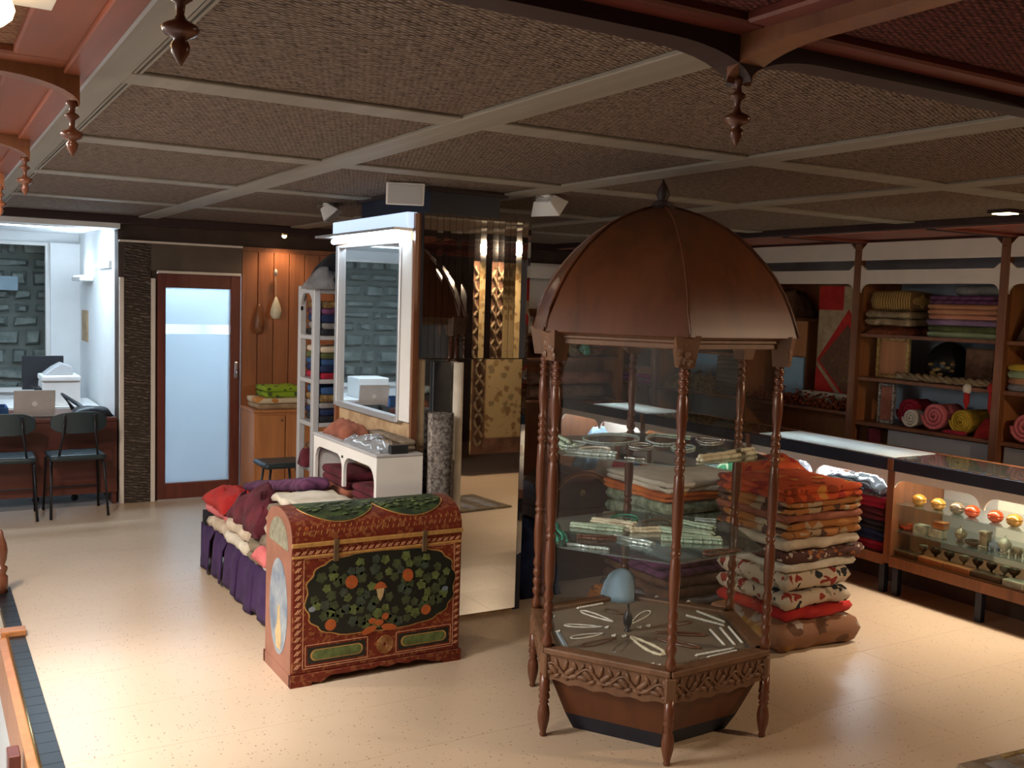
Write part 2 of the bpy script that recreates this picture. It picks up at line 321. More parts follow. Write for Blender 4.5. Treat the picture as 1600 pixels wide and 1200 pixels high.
# ------------------------------------------------------------------ mesh helpers
ORG = {}
class MB:
    def __init__(s):
        s.v = []; s.f = []; s.m = []; s.M = Matrix.Identity(4); s.mi = 0
    def add(s, vs, fs):
        o = len(s.v)
        s.v += [s.M @ Vector(v) for v in vs]
        s.f += [tuple(i+o for i in f) for f in fs]; s.m += [s.mi]*len(fs)
        return s
    def box(s, x0, x1, y0, y1, z0, z1):
        vs = [(x, y, z) for z in (z0, z1) for y in (y0, y1) for x in (x0, x1)]
        return s.add(vs, [(0, 2, 3, 1), (4, 5, 7, 6), (0, 1, 5, 4), (2, 6, 7, 3), (0, 4, 6, 2), (1, 3, 7, 5)])
    def frustum(s, p0, p1):
        n = len(p0); vs = list(p0)+list(p1)
        fs = [tuple(range(n))[::-1], tuple(range(n, 2*n))]
        fs += [(i, (i+1) % n, n+(i+1) % n, n+i) for i in range(n)]
        return s.add(vs, fs)
    def prism(s, poly, axis, a0, a1):
        def P(u, v, a): return (a, u, v) if axis == 'x' else ((u, a, v) if axis == 'y' else (u, v, a))
        return s.frustum([P(u, v, a0) for u, v in poly], [P(u, v, a1) for u, v in poly])
    def lathe(s, prof, n=14, c=(0, 0, 0)):
        vs = []; fs = []
        for r, z in prof:
            for i in range(n):
                a = 2*math.pi*i/n; vs.append((c[0]+r*math.cos(a), c[1]+r*math.sin(a), c[2]+z))
        for k in range(len(prof)-1):
            for i in range(n):
                j = (i+1) % n; fs.append((k*n+i, k*n+j, (k+1)*n+j, (k+1)*n+i))
        fs.append(tuple(range(n))[::-1]); fs.append(tuple(range((len(prof)-1)*n, len(prof)*n)))
        return s.add(vs, fs)
    def tube(s, pts, r, n=6, closed=False):
        pts = [Vector(p) for p in pts]; N = len(pts); vs = []; fs = []
        rr = r if isinstance(r, (list, tuple)) else [r]*N
        up = Vector((0, 0, 1))
        for k in range(N):
            a = pts[(k-1) % N] if (closed or k > 0) else pts[k]
            b = pts[(k+1) % N] if (closed or k < N-1) else pts[k]
            t = (b-a); t = t.normalized() if t.length > 1e-9 else Vector((0, 0, 1))
            q = up if abs(t.z) < 0.95 else Vector((1, 0, 0))
            e1 = t.cross(q).normalized(); e2 = e1.cross(t)
            for i in range(n):
                an = 2*math.pi*i/n; vs.append(pts[k]+(e1*math.cos(an)+e2*math.sin(an))*rr[k])
        for k in range(N if closed else N-1):
            k2 = (k+1) % N
            for i in range(n):
                j = (i+1) % n; fs.append((k*n+i, k*n+j, k2*n+j, k2*n+i))
        if not closed:
            fs.append(tuple(range(n))[::-1]); fs.append(tuple(range((N-1)*n, N*n)))
        return s.add(vs, fs)
    def ball(s, c, rx, ry=None, rz=None, n=10, h=6):
        ry = ry or rx; rz = rz or rx; vs = []; fs = []
        for k in range(h+1):
            t = math.pi*(0.04+0.92*k/h) - math.pi/2
            for i in range(n):
                a = 2*math.pi*i/n
                vs.append((c[0]+rx*math.cos(t)*math.cos(a), c[1]+ry*math.cos(t)*math.sin(a), c[2]+rz*math.sin(t)))
        for k in range(h):
            for i in range(n):
                j = (i+1) % n; fs.append((k*n+i, k*n+j, (k+1)*n+j, (k+1)*n+i))
        fs.append(tuple(range(n))[::-1]); fs.append(tuple(range(h*n, (h+1)*n)))
        return s.add(vs, fs)
    def slab(s, x0, x1, y0, y1, z0, z1, amp=0.006, rnd=0.012, seed=0.0, nx=8, ny=8, freq=9.0):
        """a soft folded layer: bulging sides, gently wavy top"""
        N = nx+1; Mv = ny+1; vs = []; fs = []
        rnd = min(rnd, (z1-z0)*0.45, (x1-x0)*0.3, (y1-y0)*0.3)
        def nz(x, y, k): return noise.noise(Vector((x*freq+seed*3.1, y*freq+seed*1.7, k+seed)))
        for lvl, (zz, ins) in enumerate(((z0, rnd), (z1, rnd))):
            for j in range(Mv):
                for i in range(N):
                    u = i/nx; v = j/ny
                    x = x0+ins+u*(x1-x0-2*ins); y = y0+ins+v*(y1-y0-2*ins)
                    d = nz(x, y, lvl)*amp
                    edge = (i in (0, nx)) or (j in (0, ny))
                    z = zz + (d if lvl else min(0, d)*0.3) - (0.15*rnd if (edge and lvl) else 0)
                    vs.append((x+nz(y, zz, 5)*amp*1.2, y+nz(x, zz, 9)*amp*1.2, z))
        g = N*Mv
        for j in range(ny):
            for i in range(nx):
                a = j*N+i
                fs.append((a, a+N, a+N+1, a+1)); fs.append((g+a, g+a+1, g+a+N+1, g+a+N))
        ring = [i for i in range(N)]+[j*N+nx for j in range(1, Mv)]+[ny*N+i for i in range(nx-1, -1, -1)]+[j*N for j in range(ny-1, 0, -1)]
        L = len(ring); prev = list(ring)
        for (tt, fi) in ((0.12, 0.42), (0.5, 0.0), (0.88, 0.42)):
            m0 = len(vs); zm = z0+(z1-z0)*tt
            for q in ring:
                i = q % N; j = q//N; ins = rnd*fi
                x = x0+ins+(i/nx)*(x1-x0-2*ins); y = y0+ins+(j/ny)*(y1-y0-2*ins)
                k = nz(x*1.4, y*1.4, 3+z0*7)
                vs.append((x+k*amp*2*(1 if i in (0, nx) else 0.3), y+k*amp*2*(1 if j in (0, ny) else 0.3), zm+k*amp*0.5))
            for k in range(L):
                k2 = (k+1) % L; fs.append((prev[k], prev[k2], m0+k2, m0+k))
            prev = [m0+k for k in range(L)]
        for k in range(L):
            k2 = (k+1) % L; fs.append((prev[k], prev[k2], g+ring[k2], g+ring[k]))
        return s.add(vs, fs)
    def heap(s, x0, x1, y0, y1, z0, z1, amp=0.03, p=3.0, seed=0.0, nx=14, ny=14, freq=8.0):
        """a rumpled cloth heap on a flat base"""
        N = nx+1; vs = []; fs = []
        for j in range(ny+1):
            for i in range(N):
                u = 2*i/nx-1; v = 2*j/ny-1
                x = (x0+x1)/2+u*(x1-x0)/2; y = (y0+y1)/2+v*(y1-y0)/2
                h = (1-abs(u)**p)*(1-abs(v)**p)
                k = noise.fractal(Vector((x*freq+seed*2.3, y*freq-seed, seed)), 0.7, 2.1, 3)
                z = z0+max(0.0, (z1-z0)*h**0.6+k*amp*min(1, 3*h))
                vs.append((x+k*amp*0.6, y-k*amp*0.6, z))
        for j in range(ny):
            for i in range(nx):
                a = j*N+i; fs.append((a, a+1, a+N+1, a+N))
        ring = [i for i in range(N)]+[j*N+nx for j in range(1, ny+1)]+[ny*N+i for i in range(nx-1, -1, -1)]+[j*N for j in range(ny-1, 0, -1)]
        fs.append(tuple(ring[::-1]))
        return s.add(vs, fs)
    def roll(s, c, axis, length, r, turns=3.0, seed=0.0):
        """a rolled cloth: spiral strip, axis 'x', 'y' or 'z', starting at c"""
        n = int(turns*14); prof = []; th = r/(turns+0.6)*0.78
        for i in range(n+1):
            a = 2*math.pi*turns*i/n; rr = r*(0.16+0.84*i/n)
            prof.append((rr*math.cos(a), rr*math.sin(a), max(0.0, rr-th)/max(rr, 1e-6)))
        vs = []; fs = []
        K = 4
        for k in range(K+1):
            t = length*k/K
            for (u, v, q) in prof:
                wob = 1+0.03*noise.noise(Vector((u*40, v*40, t*9+seed)))
                for w_ in (1.0, q):
                    uu = u*w_*wob; vv = v*w_*wob
                    p = (t, uu, vv) if axis == 'x' else ((uu, t, vv) if axis == 'y' else (uu, vv, t))
                    vs.append((c[0]+p[0], c[1]+p[1], c[2]+p[2]))
        st = 2*(n+1)
        for k in range(K):
            for i in range(n):
                a = k*st+2*i; b = a+st
                fs.append((a, a+2, b+2, b)); fs.append((a+1, b+1, b+3, a+3))
        for kk in (0, K):
            for i in range(n):
                a = kk*st+2*i; fs.append((a, a+1, a+3, a+2) if kk == 0 else (a, a+2, a+3, a+1))
        e = n*2
        for k in range(K): fs.append((k*st+e, k*st+e+1, (k+1)*st+e+1, (k+1)*st+e))
        return s.add(vs, fs)
    def build(s, name, mats, parent=None, smooth=False, bevel=0.0, label=None, cat=None, group=None, kind=None, seg=1, origin=None):
        if not isinstance(mats, (list, tuple)): mats = [mats]
        if parent is not None: o0 = ORG[parent]
        elif origin is not None: o0 = Vector(origin)
        else:
            xs = [p.x for p in s.v]; ys = [p.y for p in s.v]; zs = [p.z for p in s.v]
            o0 = Vector(((min(xs)+max(xs))/2, (min(ys)+max(ys))/2, min(zs)))
        me = bpy.data.meshes.new(name)
        me.from_pydata([tuple(p-o0) for p in s.v], [], s.f)
        for m in mats: me.materials.append(M[m] if isinstance(m, str) else m)
        me.polygons.foreach_set('material_index', s.m)
        if smooth: me.polygons.foreach_set('use_smooth', [True]*len(me.polygons))
        if smooth == 'auto': me.set_sharp_from_angle(angle=R_(35))
        me.update()
        o = bpy.data.objects.new(name, me); COL.objects.link(o)
        if parent is not None: o.parent = parent
        else: o.location = o0
        ORG[o] = o0
        if bevel:
            b = o.modifiers.new('bevel', 'BEVEL'); b.width = bevel; b.segments = seg; b.limit_method = 'ANGLE'
        tag(o, label, cat, group, kind)
        return o
def tag(o, label=None, cat=None, group=None, kind=None):
    if label: o['label'] = label
    if cat: o['category'] = cat
    if group: o['group'] = group
    if kind: o['kind'] = kind
    return o
def thing(name, loc, label=None, cat=None, group=None, kind=None):
    o = bpy.data.objects.new(name, None); COL.objects.link(o); o.location = loc
    o.empty_display_size = 0.05
    ORG[o] = Vector(loc); return tag(o, label, cat, group, kind)
def inst(src, parent=None, loc=None, rot=None, scale=None):
    """a copy of a single mesh object (shares mesh data)"""
    o = src.copy(); COL.objects.link(o)
    if parent is not None: o.parent = parent
    if loc is not None: o.location = loc
    if rot is not None: o.rotation_euler = rot
    if scale is not None: o.scale = scale
    return o
def dup(root, loc, rotz=0.0, label=None, scale=None):
    c = root.copy(); COL.objects.link(c); c.location = loc; c.rotation_euler = (0, 0, rotz)
    if scale: c.scale = scale
    if label: c['label'] = label
    for ch in root.children:
        d = ch.copy(); COL.objects.link(d); d.parent = c
        for g in ch.children:
            e = g.copy(); COL.objects.link(e); e.parent = d
    return c
def box1(name, mat, x0, x1, y0, y1, z0, z1, parent=None, bevel=0.0, **k):
    return MB().box(x0, x1, y0, y1, z0, z1).build(name, mat, parent, bevel=bevel, **k)
def folded(name, mat, x0, x1, y0, y1, z0, z1, label, cat='cloth', layers=2, group=None, amp=0.006, seed=None, parent=None, rnd=0.014):
    mb = MB(); sd = random.random()*50 if seed is None else seed
    h = (z1-z0)/layers
    for k in range(layers):
        j = lambda q: (noise.noise(Vector((sd+k*1.7, q, 0)))*0.012)
        mb.slab(x0+abs(j(1)), x1-abs(j(2)), y0+abs(j(3)), y1-abs(j(4)), z0+k*h, z0+(k+1)*h+0.001, amp, rnd, sd+k*0.37)
    return mb.build(name, mat, parent, smooth=True, label=label, cat=cat, group=group)
def pbox(pl, pt, pr, pb, X):
    """pixel box on the plane x = X -> y0, y1, z0, z1"""
    ym = (pt+pb)/2; xm = (pl+pr)/2
    y1 = onx(pl, ym, X).y; y0 = onx(pr, ym, X).y
    return y0, y1, onx(xm, pb, X).z, onx(xm, pt, X).z
# ------------------------------------------------------------------ floor
CZ = 2.35
XL, XR, YN, YB = 0.36, 5.5, 1.65, 8.62      # edges of the raised ceiling field
floor = box1('floor', 'floor', 0.36, 6.9, -1.5, 8.65, -0.10, -0.0006, kind='structure', origin=(0, 0, 0))
tw, th = 0.94, 0.455
t0 = MB().box(0.0007, tw-0.0007, 0.0007, th-0.0007, -0.004, 0.0).build('tile', 'floor', floor, origin=(0, 0, 0))
first = True
for j in range(-1, 19):
    for i in range(0, 7):
        x = 0.44+i*tw - (0.47 if j % 2 else 0.0); y = 0.245+j*th
        if x < 0.0: continue
        if x+tw > 6.9 or y+th > 8.655: continue
        if first: t0.location = (x, y, 0); first = False
        else: inst(t0, floor, (x, y, 0))
# half tiles that close the edge rows
h0 = MB().box(0.0007, 0.4693, 0.0007, th-0.0007, -0.004, 0.0).build('tile', 'floor', floor)
hf = True
for j in range(-1, 19):
    y = 0.245+j*th
    if y+th > 8.655: continue
    if j % 2:
        x = 0.44
        if hf: h0.location = (x, y, 0); hf = False
        else: inst(h0, floor, (x, y, 0))
floor2 = box1('floor_office', 'grey_wall', -1.6, 2.95, 8.65, 11.3, -0.10, 0.0, kind='structure')
floor3 = box1('floor_stairwell', 'white_wall', -1.6, 0.42, -1.5, 8.65, -1.25, -1.15, kind='structure')
# ------------------------------------------------------------------ walls
def wall(name, mat, *b, parent=None): return box1(name, mat, *b, parent=parent, kind='structure')
wall('wall_left', 'white_wall', -1.7, -1.6, -1.5, 11.3, -1.2, 2.5)
wall('wall_near', 'dark_wall', -1.6, 6.9, -1.6, -1.5, -1.2, 2.5)
wall('wall_right', 'grey_wall', 6.9, 7.0, -1.5, 8.75, 0, 2.5)
wall('wall_stairwell', 'white_wall', 0.361, 0.42, -1.5, 8.65, -1.2, -0.10)
wall('wall_stairwell_end', 'white_wall', -1.6, 0.42, 8.65, 8.70, -1.2, -0.10)
# back wall: pier with rough panel, door, wood panelling, right part
YW = 8.65
pier = thing('wall_back_pier', (1.54, YW, 0), kind='structure')
box1('pier_core', 'dark_wall', 1.40, 1.70, YW+0.02, YW+0.20, 0, 2.16, pier)
MB().box(1.44, 1.645, YW-0.012, YW+0.02, 0.0, 2.14).build('textured_panel', 'relief', pier)
MB().box(1.403, 1.437, YW-0.022, YW+0.02, 0.0, 1.86).build('trim_strip', 'cream_board', pier, bevel=0.003)
MB().box(1.648, 1.683, YW-0.022, YW+0.02, 0.0, 1.86).build('trim_strip', 'cream_board', pier, bevel=0.003)
wall('wall_back_header', plain('taupe_panel', (0.10, 0.072, 0.052), 0.5), 1.64, 2.40, YW-0.005, YW+0.12, 1.925, 2.145)
MB().box(1.40, 2.40, YW-0.025, YW+0.02, 2.145, 2.162).build('trim_1', 'cream_board', kind='structure')
MB().box(1.70, 2.385, YW-0.03, YW+0.02, 1.905, 1.928).build('trim_2', 'cream_board', kind='structure', bevel=0.004)
wall('wall_back_upper', 'dark_wall', 1.40, 6.9, YW+0.05, YW+0.2, 2.16, 2.5)
wb = wall('wall_back_panelled', 'panel_wood', 2.40, 3.25, YW+0.02, YW+0.2, 0, 2.16)
x = 2.40
while x < 3.2:
    MB().box(x+0.003, x+0.137, YW+0.004, YW+0.02, 0, 2.12).build('plank', 'panel_wood', wb, bevel=0.003); x += 0.14
wall('wall_back', 'cream_board', 3.25, 6.9, YW+0.02, YW+0.2, 0, 2.16)
# office walls
wall('wall_office_right', 'white_wall', 1.40, 1.52, YW+0.2, 11.2, 0, 2.35)
wall('wall_hall_right', 'white_wall', 2.60, 2.70, YW+0.2, 11.2, 0, 2.35)
wall('ceiling_office', 'white_wall', -1.6, 2.95, YW+0.2, 11.3, 2.30, 2.40)
wall('wall_office_back_low', 'white_wall', -1.6, 2.95, 11.0, 11.2, 0, 0.75)
wall('wall_office_back_high', 'white_wall', -1.6, 2.95, 11.0, 11.2, 2.20, 2.35)
wall('wall_office_back', 'white_wall', 1.13, 2.95, 10.93, 11.2, 0.75, 2.20)
wall('trim_3', 'white', -1.6, 1.395, YW-0.1, YW+0.24, 2.245, 2.30)
# ------------------------------------------------------------------ door
d1 = thing('door_1', (2.04, YW, 0), kind='structure')
DX0, DX1, DZ = 1.70, 2.385, 1.905
fr = MB()
fr.box(DX0, DX0+0.065, YW-0.02, YW+0.05, 0, DZ); fr.box(DX1-0.085, DX1, YW-0.02, YW+0.05, 0, DZ)
fr.box(DX0+0.065, DX1-0.085, YW-0.02, YW+0.05, DZ-0.115, DZ); fr.box(DX0+0.065, DX1-0.085, YW-0.02, YW+0.05, 0.0, 0.145)
fr.build('door_frame', 'door_wood', d1, bevel=0.005)
MB().box(DX0+0.06, DX1-0.08, YW+0.005, YW+0.017, 0.14, 1.405).build('pane', 'frost', d1)
MB().box(DX0+0.06, DX1-0.08, YW+0.005, YW+0.017, 1.485, DZ-0.11).build('pane', 'frost', d1)
MB().box(DX0+0.06, DX1-0.08, YW+0.008, YW+0.014, 1.405, 1.485).build('clear_band', 'glass', d1)
lk = MB().box(DX1-0.05, DX1-0.025, YW-0.033, YW-0.018, 1.03, 1.17).build('lock_plate', 'steel', d1, bevel=0.004)
MB().tube([(DX1-0.037, YW-0.033, 1.1), (DX1-0.037, YW-0.05, 1.1), (DX1-0.037, YW-0.052, 1.04)], 0.006).build('handle', 'steel', lk, smooth=True)
MB().box(DX0, DX1, YW-0.025, YW+0.05, 0.0, 0.012).build('threshold', 'alu', d1)
# ------------------------------------------------------------------ ceiling: field, beams, panels
ceil = box1('ceiling', 'dark_wall', -1.7, 7.0, -1.6, 8.85, CZ+0.03, CZ+0.13, kind='structure', origin=(0, 0, CZ))
gx = [0.43, 1.60, 2.85, 4.05, 5.5]; gy = [1.65, 3.01, 4.33, 5.67, 7.12, 8.62]
for i in range(4):
    for j in range(5):
        MB().box(gx[i], gx[i+1], gy[j], gy[j+1], CZ, CZ+0.03).build('ceiling_panel', 'weave', ceil)
for xx in gx[1:4]:
    MB().box(xx-0.075, xx+0.075, YN, YB, CZ-0.013, CZ+0.001).build('ceiling_beam', 'beam_pale', ceil, bevel=0.003)
for yy in gy[1:5]:
    MB().box(XL, XR, yy-0.075, yy+0.075, CZ-0.011, CZ+0.001).build('ceiling_beam', 'beam_pale', ceil, bevel=0.003)
MB().box(0.36, 0.505, YN, YB, CZ-0.016, CZ+0.001).build('ceiling_beam', 'beam_pale', ceil, bevel=0.003)
for q in (0.512, 0.527): MB().box(q, q+0.008, YN, YB, CZ-0.008, CZ+0.001).build('moulding', 'beam_pale', ceil)
# perimeter: lower dark frame with coffered panels
ZB = 2.285
def arch_beam(name, axis, c, a0, a1, w, ztop, zmid, zend, mat, parent, rad=0.22):
    """beam along axis ('x' or 'y') at cross position c; its underside curves down to zend at both ends"""
    poly = [(a0, ztop), (a1, ztop)]
    for k in range(9):
        t = math.pi/2*k/8; poly.append((a1-rad*(1-math.cos(t)), zend+(zmid-zend)*math.sin(t)))
    for k in range(8, -1, -1):
        t = math.pi/2*k/8; poly.append((a0+rad*(1-math.cos(t)), zend+(zmid-zend)*math.sin(t)))
    mb = MB(); mb.prism(poly, 'y' if axis == 'x' else 'x', c-w/2, c+w/2)
    return mb.build(name, mat, parent)
per = thing('ceiling_soffit', (0, 0, CZ), kind='structure')
def panel(x0, x1, y0, y1, mat, z=CZ-0.002, frame='red_wood', fw=0.075):
    MB().box(x0, x1, y0, y1, z, z+0.03).build('soffit_panel', mat, per)
    m = MB()
    for (a, b, c, d) in ((x0, x1, y0, y0+fw), (x0, x1, y1-fw, y1), (x0, x0+fw, y0+fw, y1-fw), (x1-fw, x1, y0+fw, y1-fw)):
        m.box(a, b, c, d, z-0.022, z+0.005)
    m.build('panel_frame', frame, per, bevel=0.006)
ly = [-0.9, 0.35, 1.66, 2.95, 4.33, 5.67, 7.12, 8.58]
for j in range(len(ly)-1):
    panel(-1.6, 0.34, ly[j], ly[j+1], 'weave_tan', frame='soffit_wood', fw=0.13)
    arch_beam('cross_beam', 'x', ly[j+1], -0.85, 0.375, 0.07, CZ, 2.30, 2.235, 'brown_wood', per)
MB().box(0.335, 0.40, -1.5, 8.6, 2.312, CZ).build('edge_beam', 'soffit_wood', per, bevel=0.004)
MB().box(0.399, 0.414, -1.5, 8.6, 2.322, CZ-0.01).build('edge_strip', 'grey_plastic', per)
nx_ = [0.37, 1.53, 2.85, 4.1, 5.5]
for i in range(4):
    panel(nx_[i], nx_[i+1], 0.3, 1.64, 'weave_red', frame='near_wood', fw=0.09)
    panel(nx_[i], nx_[i+1], -1.5, 0.3, 'weave_red', frame='near_wood', fw=0.09)
    arch_beam('edge_beam', 'x', 1.66, nx_[i], nx_[i+1], 0.075, CZ, ZB+0.012, 2.235, 'beam_dark', per)
    if i: arch_beam('cross_beam', 'y', nx_[i], 0.3, 1.66, 0.07, CZ, ZB+0.012, 2.235, 'brown_wood', per)
py_ = [2.94, 4.18, 5.42, 6.66, 7.90, 8.62]
for j in range(5):
    panel(5.53, 6.9, py_[j], py_[j+1], 'red_wood', CZ-0.03, 'red_wood', 0.06)
    MB().box(5.53, 6.4, py_[j]-0.03, py_[j]+0.03, 2.295, CZ).build('cross_beam', 'beam_dark', per)
panel(5.53, 6.9, 1.7, 2.94, 'red_wood', CZ-0.03, 'red_wood', 0.06)
panel(5.53, 6.9, -1.5, 1.7, 'red_wood', CZ-0.03, 'red_wood', 0.06)
MB().box(5.47, 5.54, 1.66, 8.62, 2.303, CZ).build('edge_beam', 'beam_dark', per, bevel=0.004)
MB().box(0.36, 6.9, 8.50, 8.56, 2.285, CZ).build('edge_beam', 'beam_dark', per, bevel=0.004)
MB().box(-1.6, 6.9, 8.56, 8.86, 2.30, CZ).build('soffit_panel', 'red_wood', per)
# turned pendants under the beam crossings
pend = MB().lathe([(0.013, 0.0), (0.016, -0.010), (0.008, -0.018), (0.007, -0.030), (0.018, -0.037), (0.019, -0.042), (0.008, -0.050), (0.006, -0.066), (0.010, -0.074), (0.026, -0.082), (0.030, -0.089), (0.024, -0.097), (0.010, -0.104), (0.015, -0.113), (0.014, -0.124), (0.006, -0.138), (0.002, -0.145)], 14)
pend = pend.build('turned_pendant', 'post_wood', smooth=True, origin=(0, 0, 0), cat='ceiling pendant', group='turned pendants under the beam crossings')
plocs = [((0.36, 1.66, 2.25), 'turned wooden pendant under red beam, beside the warm bulb side panel'),
         ((0.36, 2.95, 2.25), 'turned wooden pendant below lavender-edged beam end near pale border beam'),
         ((0.36, 4.33, 2.25), 'turned wooden pendant, second one further along red coffered soffit'),
         ((0.36, 5.67, 2.25), 'small far turned pendant on red soffit close to the lit office'),
         ((1.53, 1.66, 2.25), 'dark turned pendant where black beams cross below dark red woven panels'),
         ((6.33, 5.42, 2.29), 'short dark pendant between white header boards above brown shelf post'),
         ((6.33, 4.18, 2.29), 'short dark pendant above shelf post beside stacked peach blankets')]
for i, (l, t) in enumerate(plocs):
    o = pend if i == 0 else inst(pend)
    o.location = l; o['label'] = t
    if l[0] > 6: o.scale = (0.6, 0.6, 0.6)
# ------------------------------------------------------------------ lamps on ceiling
lm = thing('ceiling_lamp', (0.10, 2.22, 2.33), 'warm glowing bulb on white ceiling plate in tan woven coffer', 'lamp')
MB().box(0.0, 0.25, 2.10, 2.34, 2.325, 2.35).build('mounting_plate', 'white', lm, bevel=0.004)
MB().ball((0.12, 2.22, 2.285), 0.05, 0.05, 0.04).build('bulb', 'bulb', lm, smooth=True)
spot('ceiling_lamp_light', (0.12, 2.22, 2.235), (0.14, 2.3, 0), 12, WARM, 165, 0.8, 0.04)
ds = thing('downlight', (5.19, 3.45, 2.34), 'small square lit downlight set in the ceiling edge above counter aisle', 'lamp')
MB().box(5.13, 5.25, 3.38, 3.52, 2.330, 2.352).build('housing', 'beam_dark', ds)
MB().box(5.145, 5.235, 3.40, 3.50, 2.325, 2.332).build('lens', 'bulb_small', ds)
spot('downlight_light', (5.19, 3.45, 2.318), (5.12, 3.45, 0), 330, (1.0, 0.85, 0.68), 80, 0.9, 0.04)
def track_spot(loc, aim, label):
    t = thing('ceiling_spotlight', loc, label, 'spotlight', 'unlit white spotlights around mirrored column')
    L = Vector(loc)
    m = MB(); m.lathe([(0.035, 0.0), (0.035, -0.012), (0.012, -0.018), (0.010, -0.035)], 12, loc); m.build('ceiling_rose', 'white', t, smooth=True)
    d = Vector(aim).normalized(); q = d.to_track_quat('Z', 'Y').to_matrix().to_4x4()
    c = L+Vector((0, 0, -0.045))
    m = MB(); m.M = Matrix.Translation(c) @ q
    m.frustum([(-0.055, -0.03, -0.03), (0.055, -0.03, -0.03), (0.055, 0.03, -0.03), (-0.055, 0.03, -0.03)],
              [(-0.10, -0.06, 0.05), (0.10, -0.06, 0.05), (0.10, 0.06, 0.05), (-0.10, 0.06, 0.05)])
    m.build('lamp_head', 'white', t, bevel=0.004)
    m = MB(); m.M = Matrix.Translation(c) @ q; m.box(-0.088, 0.088, -0.05, 0.05, 0.048, 0.054); m.build('lens', 'grey_plastic', t)
    m = MB()
    for sgn in (-1, 1): m.tube([L+Vector((0, 0, -0.02)), c+Vector((sgn*0.07, 0, 0.03)), c+Vector((sgn*0.07, 0, 0))], 0.005)
    m.build('bracket', 'steel', t)
track_spot((2.27, 6.2, CZ), (0.7, -0.4, -0.9), 'unlit white ceiling spotlight above the grey shelving rack')
track_spot((2.17, 4.80, CZ), (-0.35, -0.9, -0.35), 'unlit white square spotlight in front of black column top')
track_spot((2.97, 4.70, CZ), (0.8, 0.3, -0.8), 'unlit white ceiling spotlight between mirrored column and wooden dome')
# ------------------------------------------------------------------ hexagonal glass kiosk
KX, KY, KA = 2.687, 3.338, -117.1
def hv(i, r, z, off=0.0):
    a = R_(KA-60*i+off); return Vector((KX+r*math.cos(a), KY+r*math.sin(a), z))
ki = thing('display_kiosk', (KX, KY, 0), 'hexagonal wooden display cabinet with glass sides and dark domed roof', 'display cabinet')
KR = 0.53
def hexring(r, z): return [hv(-i, r, z) for i in range(6)]
MB().frustum(hexring(0.37, 0.0), hexring(0.415, 0.075)).build('plinth', 'navy', ki)
MB().frustum(hexring(0.415, 0.075), hexring(0.505, 0.262)).build('pedestal', 'kiosk_wood', ki)
MB().frustum(hexring(0.50, 0.262), hexring(0.50, 0.34)).build('tray_box', 'kiosk_wood', ki)
MB().frustum(hexring(0.49, 0.34), hexring(0.49, 0.352)).build('display_base', 'velvet', ki)
def side_frame(i):
    a, b = hv(i, 1, 0), hv(i+1, 1, 0); c = Vector((KX, KY, 0))
    u = (b-a).normalized(); nrm = ((a+b)/2-c).normalized()
    return u, nrm
for i in range(6):
    u, nrm = side_frame(i)
    A = hv(i, KR, 0); B = hv(i+1, KR, 0); Ln = (B-A).length
    mat = Matrix(((u.x, nrm.x, 0, A.x), (u.y, nrm.y, 0, A.y), (0, 0, 1, 0), (0, 0, 0, 1)))
    # apron board with scalloped lower edge
    poly = [(0.0, 0.345), (Ln, 0.345)]
    for k in range(25):
        t = k/24; poly.append((Ln*(1-t), 0.235+0.012*abs(math.sin(t*math.pi*5))-0.010*math.sin(t*math.pi)))
    m = MB(); m.M = mat; m.prism(poly, 'y', -0.022, 0.0)
    ap = m.build('apron', 'kiosk_carve', ki)
    m = MB(); m.M = mat
    for k in range(7):
        x = Ln*(k+0.5)/7
        for (dx, dz, rx, rz, ro) in ((0, 0.0, 0.036, 0.013, 40), (0.018, 0.022, 0.028, 0.011, 75), (-0.02, -0.016, 0.028, 0.011, 10), (0.02, -0.026, 0.02, 0.010, -30), (-0.022, 0.028, 0.02, 0.009, 120)):
            sv = m.M.copy(); s2 = (1 if k % 2 else -1)
            m.M = m.M @ Matrix.Translation((x+dx*s2, 0.0, 0.29+dz)) @ Matrix.Rotation(R_(ro*s2), 4, 'Y')
            m.ball((0, 0, 0), rx, 0.010, rz, 8, 4); m.M = sv
    pts = [(Ln*k/40, 0.004, 0.29+0.024*math.sin(k/40*math.pi*7)) for k in range(41)]
    m.tube(pts, 0.006, 5)
    m.build('leaf_carving', 'kiosk_carve', ap, smooth=True)
    m = MB(); m.M = mat; m.box(0.0, Ln, -0.05, 0.012, 0.345, 0.372); m.build('rim', 'kiosk_carve', ki, bevel=0.006, seg=2)
    m = MB(); m.M = mat; m.add([(0.012, -0.02, 0.372), (Ln-0.012, -0.02, 0.372), (Ln-0.012, -0.02, 1.60), (0.012, -0.02, 1.60)], [(0, 1, 2, 3)]); m.build('glass_pane', 'glass', ki)
    m = MB(); m.M = mat
    m.box(0.0, Ln, -0.035, 0.006, 1.598, 1.620); m.box(0.0, Ln, -0.035, 0.014, 1.620, 1.634); m.box(0.0, Ln, -0.035, 0.022, 1.634, 1.648)
    m.build('eave_moulding', 'kiosk_carve', ki, bevel=0.003)
